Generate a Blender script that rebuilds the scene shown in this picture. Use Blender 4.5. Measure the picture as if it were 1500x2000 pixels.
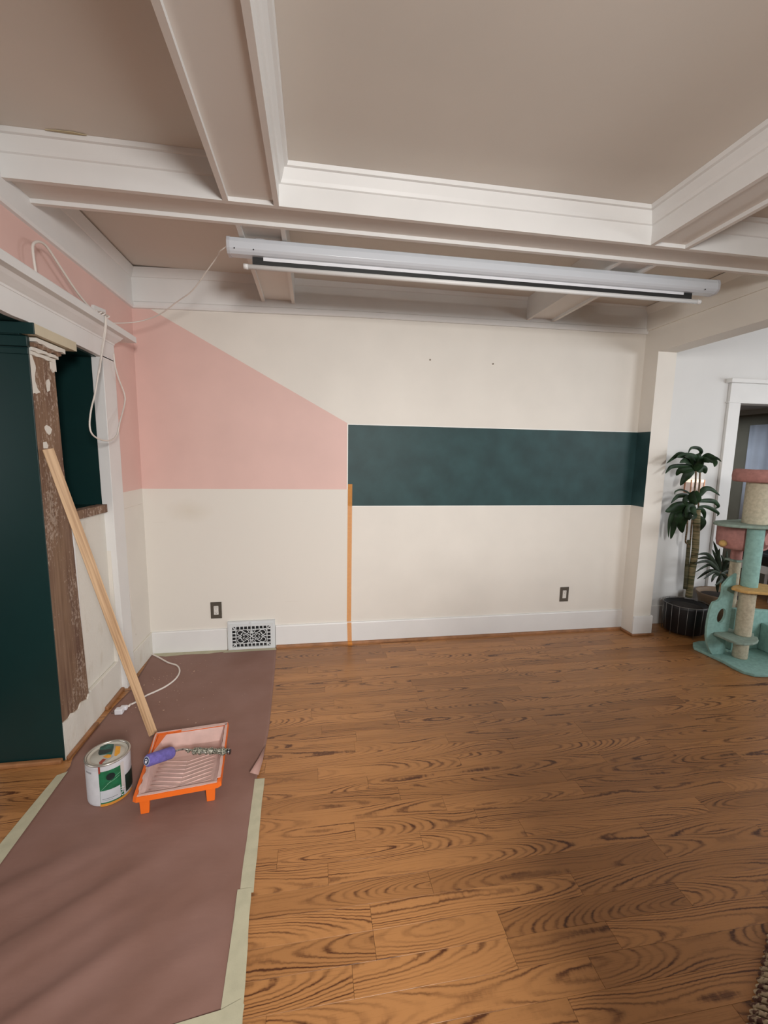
import bpy, bmesh, math, random
from mathutils import Vector, Matrix
for o in list(bpy.data.objects): bpy.data.objects.remove(o)
scn = bpy.context.scene
# ---------------------------------------------------------------- camera
cam = bpy.data.cameras.new('camera'); co = bpy.data.objects.new('camera', cam); scn.collection.objects.link(co)
def cam_axes(pitch, yaw, roll):
    p, y, r = map(math.radians, (pitch, yaw, roll))
    f = Vector((math.sin(y)*math.cos(p), math.cos(y)*math.cos(p), -math.sin(p))); rt = Vector((math.cos(y), -math.sin(y), 0)); u = rt.cross(f)
    return rt*math.cos(r)+u*math.sin(r), -rt*math.sin(r)+u*math.cos(r), f
rt, up, fw = cam_axes(7.59548, 9.22922, .92444)
M = Matrix((rt, up, -fw)).transposed().to_4x4(); M.translation = Vector((1.20775, -3.29168, 1.5)); co.matrix_world = M
cam.sensor_fit = 'HORIZONTAL'; cam.sensor_width = 36; cam.lens = 842.5609/1500*36; cam.clip_start = .02
scn.camera = co
# ---------------------------------------------------------------- world, lights, exposure
w = bpy.data.worlds.new('world'); scn.world = w; w.use_nodes = True
bg = w.node_tree.nodes['Background']; sky = w.node_tree.nodes.new('ShaderNodeTexSky'); sky.sky_type = 'NISHITA'; sky.sun_disc = False; sky.sun_elevation = .6
w.node_tree.links.new(sky.outputs[0], bg.inputs[0]); bg.inputs[1].default_value = .05
def area(name, loc, target, sx, sy, power, col):
    l = bpy.data.lights.new(name, 'AREA'); l.shape = 'RECTANGLE'; l.size = sx; l.size_y = sy; l.energy = power; l.color = col
    o = bpy.data.objects.new(name, l); scn.collection.objects.link(o); o.location = loc
    o.rotation_euler = (Vector(target)-Vector(loc)).to_track_quat('-Z', 'Y').to_euler(); return o
wl1 = area('window_light_front', (1.76, -4.55, 2.02), (1.8, -.3, .25), .42, .5, 66, (1, .985, .965)); wl1.data.spread = math.radians(115)
area('window_light_far_front', (6.15, -4.55, 1.95), (4.6, 0, 1.2), 1.6, .85, 76, (.93, .96, 1))
area('window_light_side', (7.55, -2.0, 1.45), (0, -2.0, 1.3), 2.1, 1.6, 56, (.92, .955, 1))
area('fill_light_left_room', (-3.1, -3.2, 1.5), (0, -3.2, 1.2), 1.6, 1.4, 48, (.95, .97, 1))  # added fill lamp; the left room has no window in its wall
area('hall_fill_light', (5.6, 1.6, 2.05), (5.6, 1.6, 0), 1.0, 1.0, 16, (.85, .92, 1))  # added overhead fill under the hall ceiling, aimed straight down
scn.view_settings.view_transform = 'Standard'; scn.view_settings.look = 'None'; scn.view_settings.gamma = 1; scn.view_settings.use_curve_mapping = False
scn.view_settings.exposure = -0.22
BLOCKER_H = 1.50
# measured world-space outlines (metres)
DRAC=[([(4.316,-0.14,1.489),(4.206,-0.164,1.53),(4.115,-0.199,1.541),(4.029,-0.239,1.511),(3.933,-0.284,1.466)],0.029),([(4.336,-0.14,1.523),(4.345,-0.171,1.559),(4.271,-0.216,1.59),(4.154,-0.269,1.59),(4.074,-0.327,1.548)],0.021),([(4.36,-0.14,1.49),(4.397,-0.155,1.501),(4.437,-0.178,1.504),(4.452,-0.204,1.475),(4.421,-0.233,1.442)],0.042),([(4.369,-0.14,1.498),(4.392,-0.161,1.532),(4.398,-0.192,1.539),(4.417,-0.228,1.517),(4.415,-0.267,1.505),(4.4,-0.31,1.485)],0.021),([(4.324,-0.14,1.468),(4.227,-0.188,1.48),(4.112,-0.257,1.488),(3.996,-0.339,1.472)],0.037),([(4.317,-0.14,1.447),(4.224,-0.155,1.45),(4.085,-0.177,1.441),(4.027,-0.203,1.416),(3.979,-0.231,1.384)],0.025),([(4.325,-0.14,1.421),(4.27,-0.122,1.416),(4.237,-0.096,1.406),(4.236,-0.066,1.362)],0.044),([(4.327,-0.14,1.409),(4.285,-0.131,1.378),(4.268,-0.119,1.343),(4.248,-0.104,1.28)],0.047),([(4.351,-0.14,1.405),(4.394,-0.134,1.422),(4.438,-0.125,1.422),(4.468,-0.115,1.383)],0.044),([(4.34,-0.14,1.422),(4.267,-0.176,1.489),(4.184,-0.228,1.517),(4.082,-0.289,1.52)],0.032),([(4.347,-0.14,1.405),(4.328,-0.152,1.464),(4.318,-0.168,1.519),(4.328,-0.188,1.548)],0.054),([(4.338,-0.14,1.51),(4.266,-0.172,1.526),(4.174,-0.218,1.525),(4.077,-0.271,1.512)],0.027),([(4.342,-0.14,1.481),(4.269,-0.179,1.518),(4.117,-0.237,1.529),(3.995,-0.305,1.515)],0.039),([(4.357,-0.14,1.439),(4.336,-0.185,1.478),(4.307,-0.25,1.491),(4.278,-0.326,1.476)],0.039),([(4.342,-0.14,1.405),(4.328,-0.176,1.456),(4.279,-0.229,1.498),(4.204,-0.291,1.53)],0.049),([(4.382,-0.14,1.169),(4.428,-0.128,1.215),(4.486,-0.109,1.253),(4.574,-0.088,1.247),(4.688,-0.065,1.192)],0.034),([(4.394,-0.14,1.147),(4.448,-0.135,1.155),(4.536,-0.127,1.154),(4.593,-0.118,1.14),(4.638,-0.109,1.103),(4.616,-0.098,1.084)],0.027),([(4.41,-0.14,1.104),(4.473,-0.136,1.107),(4.542,-0.13,1.089),(4.599,-0.122,1.065),(4.641,-0.114,1.042),(4.638,-0.106,1.018)],0.022),([(4.392,-0.14,1.086),(4.446,-0.132,1.081),(4.491,-0.121,1.048),(4.518,-0.108,0.988)],0.027),([(4.35,-0.14,1.182),(4.268,-0.169,1.227),(4.157,-0.211,1.254),(4.06,-0.26,1.243),(4.008,-0.314,1.224)],0.011),([(4.342,-0.14,1.169),(4.248,-0.162,1.201),(4.154,-0.195,1.204),(4.084,-0.233,1.183),(4.016,-0.275,1.15)],0.029),([(4.338,-0.14,1.121),(4.251,-0.144,1.118),(4.173,-0.151,1.106),(4.12,-0.158,1.085),(4.071,-0.167,1.07)],0.056),([(4.344,-0.14,1.078),(4.266,-0.139,1.078),(4.2,-0.137,1.069),(4.167,-0.135,1.03),(4.154,-0.133,0.956),(4.162,-0.131,0.842)],0.029),([(4.327,-0.14,1.052),(4.266,-0.134,1.042),(4.217,-0.125,1.024),(4.22,-0.114,0.961),(4.221,-0.102,0.879),(4.225,-0.089,0.819)],0.039),([(4.308,-0.14,1.052),(4.286,-0.126,1.015),(4.295,-0.105,0.946),(4.342,-0.081,0.87)],0.055),([(4.383,-0.14,1.121),(4.292,-0.19,1.174),(4.204,-0.264,1.223),(4.138,-0.351,1.259)],0.042),([(4.36,-0.14,1.104),(4.321,-0.148,1.079),(4.299,-0.16,1.042),(4.306,-0.174,0.996)],0.059),([(4.42,-0.14,1.025),(4.452,-0.143,0.99),(4.462,-0.147,0.955),(4.43,-0.152,0.895)],0.039),([(4.386,-0.14,1.138),(4.347,-0.168,1.185),(4.304,-0.208,1.248)],0.054),([(4.345,-0.14,1.147),(4.26,-0.183,1.182),(4.167,-0.246,1.167),(4.124,-0.32,1.131)],0.034),([(4.372,-0.14,1.091),(4.312,-0.159,1.106),(4.259,-0.187,1.084),(4.224,-0.219,1.038)],0.044),([(4.369,-0.14,1.112),(4.306,-0.19,1.067),(4.246,-0.264,1.044),(4.145,-0.35,1.032)],0.044)]
SPIKY=[([(4.661,-0.18,0.555),(4.601,-0.196,0.69),(4.51,-0.22,0.824)],0.023),([(4.661,-0.18,0.555),(4.583,-0.206,0.66),(4.482,-0.243,0.761)],0.023),([(4.649,-0.18,0.555),(4.467,-0.23,0.711),(4.278,-0.304,0.733)],0.023),([(4.649,-0.18,0.555),(4.565,-0.153,0.659),(4.472,-0.115,0.646)],0.023),([(4.651,-0.18,0.544),(4.459,-0.244,0.657),(4.227,-0.338,0.666)],0.023),([(4.652,-0.18,0.533),(4.531,-0.192,0.615),(4.378,-0.209,0.554)],0.023),([(4.658,-0.18,0.533),(4.583,-0.15,0.549),(4.51,-0.106,0.461)],0.023),([(4.66,-0.18,0.522),(4.528,-0.236,0.563),(4.353,-0.319,0.529)],0.023),([(4.666,-0.18,0.522),(4.599,-0.186,0.515),(4.566,-0.196,0.459)],0.023),([(4.668,-0.18,0.554),(4.7,-0.18,0.63),(4.699,-0.18,0.727)],0.023),([(4.674,-0.18,0.554),(4.653,-0.241,0.667),(4.624,-0.329,0.69)],0.023),([(4.675,-0.18,0.543),(4.701,-0.205,0.604),(4.712,-0.241,0.591)],0.023),([(4.677,-0.18,0.532),(4.748,-0.171,0.539),(4.809,-0.157,0.478)],0.023),([(4.672,-0.18,0.522),(4.684,-0.197,0.439),(4.644,-0.222,0.35)],0.023),([(4.666,-0.18,0.522),(4.66,-0.168,0.431),(4.689,-0.151,0.347)],0.023),([(4.66,-0.18,0.566),(4.569,-0.228,0.677),(4.492,-0.299,0.779)],0.023),([(4.672,-0.18,0.522),(4.687,-0.22,0.5),(4.642,-0.278,0.454)],0.023),([(4.666,-0.18,0.522),(4.614,-0.233,0.485),(4.474,-0.311,0.47)],0.023),([(4.674,-0.18,0.554),(4.676,-0.192,0.622),(4.611,-0.208,0.703)],0.023),([(4.657,-0.18,0.544),(4.627,-0.147,0.612),(4.564,-0.1,0.618)],0.023),([(4.664,-0.18,0.533),(4.702,-0.183,0.511),(4.719,-0.186,0.445)],0.023),([(4.672,-0.18,0.565),(4.772,-0.163,0.602),(4.823,-0.139,0.605)],0.023)]
PANEL=[(4.339,-0.6,0.654),(4.302,-0.6,0.632),(4.28,-0.6,0.618),(4.254,-0.6,0.59),(4.234,-0.6,0.563),(4.237,-0.6,0.529),(4.235,-0.6,0.496),(4.228,-0.6,0.472),(4.217,-0.6,0.453),(4.2,-0.6,0.443),(4.171,-0.6,0.438),(4.158,-0.6,0.417),(4.15,-0.6,0.393),(4.143,-0.6,0.346),(4.138,-0.6,0.288),(4.137,-0.6,0.234),(4.142,-0.6,0.166),(4.155,-0.6,0.116),(4.174,-0.6,0.075),(4.195,-0.6,0.039),(4.214,-0.6,0.018),(4.241,-0.6,0.004),(4.327,-0.6,0.012),(4.315,-0.6,0.137),(4.329,-0.6,0.23),(4.333,-0.6,0.342),(4.336,-0.6,0.449),(4.34,-0.6,0.521),(4.342,-0.6,0.578)]
HOLE=[(4.288,-0.6,0.342),(4.286,-0.6,0.324),(4.281,-0.6,0.306),(4.273,-0.6,0.291),(4.263,-0.6,0.279),(4.252,-0.6,0.273),(4.24,-0.6,0.271),(4.23,-0.6,0.276),(4.221,-0.6,0.285),(4.216,-0.6,0.299),(4.213,-0.6,0.316),(4.215,-0.6,0.334),(4.22,-0.6,0.351),(4.228,-0.6,0.366),(4.238,-0.6,0.378),(4.249,-0.6,0.384),(4.261,-0.6,0.386),(4.271,-0.6,0.381),(4.28,-0.6,0.372),(4.285,-0.6,0.358)]
SHELFLOW=[(4.21,-0.585,0.2),(4.265,-0.554,0.2),(4.34,-0.536,0.2),(4.402,-0.535,0.2),(4.418,-0.581,0.2),(4.462,-0.61,0.2),(4.497,-0.609,0.2),(4.481,-0.642,0.2),(4.505,-0.645,0.2),(4.446,-0.699,0.2),(4.461,-0.712,0.2),(4.414,-0.761,0.2),(4.375,-0.787,0.2),(4.307,-0.81,0.2),(4.238,-0.806,0.2),(4.195,-0.781,0.2),(4.191,-0.728,0.2),(4.188,-0.662,0.2),(4.183,-0.617,0.2)]
SHELFYEL=[(4.233,-0.663,0.575),(4.279,-0.633,0.575),(4.341,-0.621,0.575),(4.433,-0.615,0.575),(4.518,-0.59,0.575),(4.558,-0.621,0.575),(4.573,-0.646,0.575),(4.595,-0.671,0.575),(4.578,-0.737,0.575),(4.43,-0.834,0.575),(4.362,-0.82,0.575),(4.301,-0.792,0.575),(4.252,-0.773,0.575),(4.226,-0.742,0.575),(4.223,-0.698,0.575),(4.216,-0.683,0.575)]
PLAT=[(4.153,-0.538,1.04),(4.229,-0.479,1.04),(4.312,-0.472,1.04),(4.456,-0.443,1.04),(4.465,-0.515,1.04),(4.469,-0.597,1.04),(4.646,-0.525,1.04),(4.835,-0.507,1.04),(4.699,-0.637,1.04),(4.437,-0.818,1.04),(4.188,-0.902,1.04),(4.158,-0.878,1.04),(4.12,-0.854,1.04),(4.134,-0.764,1.04),(4.151,-0.643,1.04),(4.109,-0.607,1.04),(4.118,-0.576,1.04)]
BASE=[(4.202,-0.417,0.02),(4.276,-0.356,0.02),(4.364,-0.355,0.02),(4.525,-0.314,0.02),(4.962,-0.304,0.02),(5.596,-0.446,0.02),(5.373,-0.76,0.02),(4.875,-0.946,0.02),(4.532,-0.928,0.02),(4.334,-0.915,0.02),(4.223,-0.909,0.02),(4.187,-0.874,0.02),(4.186,-0.812,0.02),(4.199,-0.74,0.02),(4.202,-0.672,0.02),(4.187,-0.61,0.02),(4.181,-0.536,0.02),(4.18,-0.471,0.02)]
CUSH=[(4.167,-0.65,1.432),(4.176,-0.65,1.438),(4.299,-0.65,1.433),(4.387,-0.65,1.418),(4.439,-0.65,1.392),(4.594,-0.65,1.387),(4.604,-0.65,1.33),(4.449,-0.65,1.331),(4.361,-0.65,1.335),(4.313,-0.65,1.337),(4.218,-0.65,1.344),(4.174,-0.65,1.356)]
CORDA=[(0.765,-0.83,2.532),(0.708,-0.734,2.529),(0.618,-0.638,2.469),(0.524,-0.542,2.408),(0.412,-0.446,2.371),(0.279,-0.35,2.319),(0.154,-0.33,2.278),(0.06,-0.42,2.238),(0.033,-0.5,2.22)]
CORDB=[(0.055,-1.149,2.24),(0.055,-1.157,2.297),(0.055,-1.155,2.338),(0.055,-1.131,2.363),(0.055,-1.087,2.38),(0.055,-1.04,2.374),(0.055,-0.948,2.329),(0.055,-0.824,2.271),(0.055,-0.705,2.237),(0.055,-0.596,2.231)]
CORDC=[(0.09,-0.667,2.204),(0.09,-0.668,2.121),(0.09,-0.69,2.011),(0.09,-0.74,1.896),(0.09,-0.794,1.784),(0.09,-0.843,1.702),(0.09,-0.869,1.624),(0.09,-0.85,1.579),(0.09,-0.773,1.555),(0.09,-0.657,1.553),(0.09,-0.57,1.585),(0.09,-0.519,1.661),(0.06,-0.363,1.778),(0.06,-0.354,1.841),(0.06,-0.42,1.921),(0.06,-0.458,1.988),(0.06,-0.467,2.058)]
CORDD=[(0.012,-0.354,2.05),(0.012,-0.36,1.869),(0.012,-0.37,1.653),(0.012,-0.374,1.435),(0.012,-0.366,1.243),(0.012,-0.36,0.981),(0.012,-0.346,0.709),(0.012,-0.324,0.424),(0.012,-0.281,0.263)]
CORDE=[(-0.006,-0.016,0.006),(0.08,-0.093,0.006),(0.171,-0.183,0.006),(0.239,-0.23,0.006),(0.276,-0.286,0.006),(0.295,-0.353,0.006),(0.293,-0.434,0.006),(0.264,-0.513,0.006),(0.221,-0.569,0.006),(0.178,-0.615,0.006),(0.15,-0.673,0.006),(0.124,-0.702,0.006)]
PATCHTOP=[(0.002,-1.182,1.899),(0.002,-1.164,1.917),(0.002,-1.145,1.914),(0.002,-1.138,1.895),(0.002,-1.123,1.865),(0.002,-1.121,1.851),(0.002,-1.133,1.82),(0.002,-1.133,1.792),(0.002,-1.122,1.765),(0.002,-1.104,1.75),(0.002,-1.133,1.741),(0.002,-1.148,1.742),(0.002,-1.17,1.737),(0.002,-1.171,1.767),(0.002,-1.173,1.809),(0.002,-1.176,1.85)]
PATCH2=[(0.002,-1.093,1.601),(0.002,-1.079,1.609),(0.002,-1.055,1.603),(0.002,-1.039,1.591),(0.002,-1.05,1.573),(0.002,-1.065,1.564),(0.002,-1.084,1.576),(0.002,-1.094,1.591)]
PATCH3=[(0.002,-1.114,1.53),(0.002,-1.09,1.533),(0.002,-1.08,1.516),(0.002,-1.086,1.503),(0.002,-1.115,1.503)]
PATCH4=[(0.002,-1.05,1.81),(0.002,-1.032,1.82),(0.002,-1.021,1.804),(0.002,-1.031,1.768),(0.002,-1.049,1.76),(0.002,-1.054,1.784)]
PLINTHWHITE=[(0.002,-1.152,0.196),(0.002,-1.144,0.191),(0.002,-1.098,0.189),(0.002,-1.047,0.187),(0.002,-1.001,0.185),(0.002,-0.966,0.2),(0.002,-0.919,0.182),(0.002,-0.882,0.198),(0.002,-0.841,0.174),(0.002,-0.865,0.014),(0.002,-0.911,0.001),(0.002,-0.995,0.002),(0.002,-1.072,0.012),(0.002,-1.123,0.018),(0.002,-1.143,0.032),(0.002,-1.159,0.062)]
COLR=[(0.002,-0.96,1.83),(0.002,-0.953,1.432),(0.002,-0.929,1.098),(0.002,-0.922,0.884),(0.002,-0.913,0.704),(0.002,-0.95,0.69),(0.002,-0.959,0.557),(0.002,-0.912,0.466),(0.002,-0.902,0.36),(0.002,-0.892,0.209),(0.002,-0.886,0.176)]
STEM1=[(4.399,-0.14,1.077),(4.409,-0.14,0.972),(4.419,-0.14,0.862),(4.426,-0.14,0.705),(4.416,-0.14,0.507),(4.415,-0.14,0.314)]
STEM2=[(4.367,-0.13,0.816),(4.372,-0.13,0.614),(4.38,-0.13,0.386)]
STEM3=[(4.347,-0.14,1.405),(4.355,-0.14,1.319),(4.357,-0.14,1.242),(4.373,-0.14,1.104)]
STEM4=[(4.395,-0.13,1.43),(4.404,-0.13,1.319),(4.409,-0.13,1.211),(4.426,-0.13,1.058)]
STEM5=[(4.317,-0.14,1.017),(4.323,-0.14,0.907),(4.323,-0.14,0.81),(4.346,-0.14,0.783),(4.359,-0.14,0.76)]
STEM6=[(4.373,-0.13,1.024),(4.375,-0.13,0.905),(4.379,-0.13,0.816),(4.376,-0.13,0.785)]
# ---------------------------------------------------------------- helpers
C = bpy.context.scene.collection
rnd = random.Random(11)
def srgb(r, g, b):
    f = lambda c: (c/255/12.92 if c/255 <= .04045 else ((c/255+.055)/1.055)**2.4)
    return (f(r), f(g), f(b), 1)
class NT:
    def __init__(s, m): s.t = m.node_tree; s.n = s.t.nodes; s.l = s.t.links; s.b = s.n['Principled BSDF']
    def new(s, k, **kw):
        n = s.n.new(k)
        for a, v in kw.items(): setattr(n, a, v)
        return n
    def put(s, sock, v):
        if isinstance(v, bpy.types.NodeSocket): s.l.new(v, sock)
        else: sock.default_value = v
    def math(s, op, a, b=0.0, c=None):
        n = s.new('ShaderNodeMath', operation=op); s.put(n.inputs[0], a); s.put(n.inputs[1], b)
        if c is not None: s.put(n.inputs[2], c)
        return n.outputs[0]
    def mapping(s, vec, scale=(1, 1, 1), loc=(0, 0, 0), rot=(0, 0, 0)):
        n = s.new('ShaderNodeMapping'); s.put(n.inputs['Vector'], vec); s.put(n.inputs['Scale'], scale)
        s.put(n.inputs['Location'], loc); s.put(n.inputs['Rotation'], rot); return n.outputs[0]
    def noise(s, vec, scale, detail=3, rough=.5):
        n = s.new('ShaderNodeTexNoise'); s.put(n.inputs['Vector'], vec); n.inputs['Scale'].default_value = scale
        n.inputs['Detail'].default_value = detail; n.inputs['Roughness'].default_value = rough; return n.outputs[0]
    def ramp(s, fac, stops):
        n = s.new('ShaderNodeValToRGB'); s.put(n.inputs[0], fac); e = n.color_ramp.elements
        while len(e) < len(stops): e.new(.5)
        for i, (p, c) in enumerate(stops): e[i].position = p; e[i].color = c if len(c) == 4 else (*c, 1)
        return n.outputs[0]
    def mix(s, f, a, b, mode='MIX'):
        n = s.new('ShaderNodeMix', data_type='RGBA', blend_type=mode); s.put(n.inputs[0], f); s.put(n.inputs[6], a); s.put(n.inputs[7], b); return n.outputs[2]
    def bump(s, h, strength=.2, dist=.01):
        n = s.new('ShaderNodeBump'); n.inputs['Strength'].default_value = strength; n.inputs['Distance'].default_value = dist
        s.put(n.inputs['Height'], h); s.l.new(n.outputs[0], s.b.inputs['Normal'])
def mat(name, col, rough=.6, metal=0, var=.06, vs=6, bump=0, bs=200, spec=None, obj=True):
    m = bpy.data.materials.new(name); m.use_nodes = True; t = NT(m)
    co = t.new('ShaderNodeTexCoord').outputs['Object']
    n = t.noise(co, vs, 3)
    a = tuple(max(0, c*(1-var)) for c in col[:3])+(1,); b = tuple(min(1, c*(1+var)) for c in col[:3])+(1,)
    t.l.new(t.ramp(n, [(.3, a), (.7, b)]), t.b.inputs['Base Color'])
    t.b.inputs['Roughness'].default_value = rough; t.b.inputs['Metallic'].default_value = metal
    if spec is not None: t.b.inputs['Specular IOR Level'].default_value = spec
    if bump: t.bump(t.noise(co, bs, 4), bump, .002)
    return m
def poly_mesh(bm, pts, vec):
    """solid prism: outline pts extruded along vec"""
    vec = Vector(vec); a = [bm.verts.new(p) for p in pts]; b = [bm.verts.new(Vector(p)+vec) for p in pts]
    n = len(pts); fs = [bm.faces.new(a), bm.faces.new(b[::-1])]
    for i in range(n): fs.append(bm.faces.new((a[i], b[i], b[(i+1) % n], a[(i+1) % n])))
    return fs
def box(bm, x0, x1, y0, y1, z0, z1, mi=0):
    v = [bm.verts.new((x, y, z)) for z in (z0, z1) for x, y in ((x0, y0), (x1, y0), (x1, y1), (x0, y1))]
    for f in ((0, 3, 2, 1), (4, 5, 6, 7), (0, 1, 5, 4), (1, 2, 6, 5), (2, 3, 7, 6), (3, 0, 4, 7)):
        bm.faces.new([v[i] for i in f]).material_index = mi
def tube(bm, pts, r, seg=8, caps=True):
    pts = [Vector(p) for p in pts]; rs = r if isinstance(r, (list, tuple)) else [r]*len(pts); rings = []
    up = Vector((0, 0, 1)); prev = None
    for i, p in enumerate(pts):
        d = (pts[min(i+1, len(pts)-1)]-pts[max(i-1, 0)]).normalized()
        if prev is None: prev = d.orthogonal() if abs(d.z) > .95 else d.cross(up)
        s = (prev - d*prev.dot(d)).normalized(); prev = s; t = d.cross(s)
        rings.append([bm.verts.new(p+(s*math.cos(a)+t*math.sin(a))*rs[i]) for a in (2*math.pi*k/seg for k in range(seg))])
    for a, b in zip(rings, rings[1:]):
        for k in range(seg): bm.faces.new((a[k], a[(k+1) % seg], b[(k+1) % seg], b[k])).smooth = True
    if caps: bm.faces.new(rings[0][::-1]); bm.faces.new(rings[-1])
def smooth_path(pts, n=6):
    P = [Vector(p) for p in pts]; out = []
    for i in range(len(P)-1):
        p0 = P[max(i-1, 0)]; p1 = P[i]; p2 = P[i+1]; p3 = P[min(i+2, len(P)-1)]
        for k in range(n):
            t = k/n; out.append(.5*((2*p1)+(p2-p0)*t+(2*p0-5*p1+4*p2-p3)*t*t+(3*p1-p0-3*p2+p3)*t**3))
    return out+[P[-1]]
def lathe(bm, prof, c=(0, 0, 0), seg=40, mi=0, caps=True):
    rings = [[bm.verts.new((c[0]+r*math.cos(2*math.pi*k/seg), c[1]+r*math.sin(2*math.pi*k/seg), c[2]+z)) for k in range(seg)] for r, z in prof]
    for a, b in zip(rings, rings[1:]):
        for k in range(seg):
            f = bm.faces.new((a[k], a[(k+1) % seg], b[(k+1) % seg], b[k])); f.smooth = True; f.material_index = mi
    if caps: bm.faces.new(rings[0][::-1]); bm.faces.new(rings[-1])
def link(name, bm, mats, parent=None, bevel=0, recalc=True, **props):
    if recalc: bmesh.ops.recalc_face_normals(bm, faces=bm.faces)
    me = bpy.data.meshes.new(name); bm.to_mesh(me); bm.free()
    for m in (mats if isinstance(mats, (list, tuple)) else [mats]): me.materials.append(m)
    o = bpy.data.objects.new(name, me); C.objects.link(o)
    if parent:
        o.parent = parent; o.matrix_parent_inverse = parent.matrix_basis.inverted()
    for k, v in props.items(): o[k] = v
    if bevel:
        b = o.modifiers.new('bevel', 'BEVEL'); b.width = bevel; b.segments = 2; b.limit_method = 'ANGLE'
    return o
def BM(): return bmesh.new()
def empty(name, loc, label, cat, group=None):
    o = bpy.data.objects.new(name, None); C.objects.link(o); o.location = loc; o.empty_display_size = .05
    o['label'] = label; o['category'] = cat
    if group: o['group'] = group
    return o
def bx(name, dims, m, parent=None, bevel=0, **p):
    bm = BM(); box(bm, *dims); return link(name, bm, m, parent, bevel, **p)
def moulding(bm, prof, path, nrm, dz=None):
    """prof: (out, z) list, extruded along a straight path of points; nrm: unit outwards"""
    rows = []
    for i, p in enumerate(path):
        d = dz[i] if dz else 0
        rows.append([bm.verts.new((p[0]+nrm[0]*o, p[1]+nrm[1]*o, z+d)) for o, z in prof])
    n = len(prof)
    for a, b in zip(rows, rows[1:]):
        for k in range(n): bm.faces.new((a[k], a[(k+1) % n], b[(k+1) % n], b[k]))
    bm.faces.new(rows[0]); bm.faces.new(rows[-1][::-1])

# ---------------------------------------------------------------- materials
CREAM = mat('cream_wall_paint', (.75, .705, .635), .55, var=.03, vs=3, bump=.08, bs=120)
WHITE = mat('white_trim_paint', (.75, .74, .72), .45, var=.025, vs=4, bump=.1, bs=60)
CEIL = mat('ceiling_paint', (.70, .645, .58), .8, var=.03, vs=2, bump=.06, bs=200)
PINK = mat('pink_wall_paint', (.735, .49, .435), .55, var=.04, vs=3, bump=.08, bs=120)
GREEN = mat('dark_green_paint', (.022, .058, .060), .52, var=.22, vs=6, bump=.1, bs=40, spec=.35)
GREENGLOSS = mat('dark_green_gloss', (.0045, .025, .024), .36, var=.1, vs=3, bump=.06, bs=30, spec=.4)
UNDERSHADE = mat('beam_white_shaded', (.76, .71, .66), .7, var=.03, vs=2)  # trim white with warm floor-bounce shade painted in, for downward beam faces
HALLGREY = mat('hall_olive_paint', (.16, .15, .115), .7)
COOLWHITE = mat('cool_white_wall', (.70, .69, .67), .6, var=.02, vs=3)
BLACK = mat('black_plastic', (.012, .012, .012), .5)
TAPE = mat('masking_tape', (.46, .43, .30), .75, var=.08, vs=20, bump=.2, bs=300)
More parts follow.
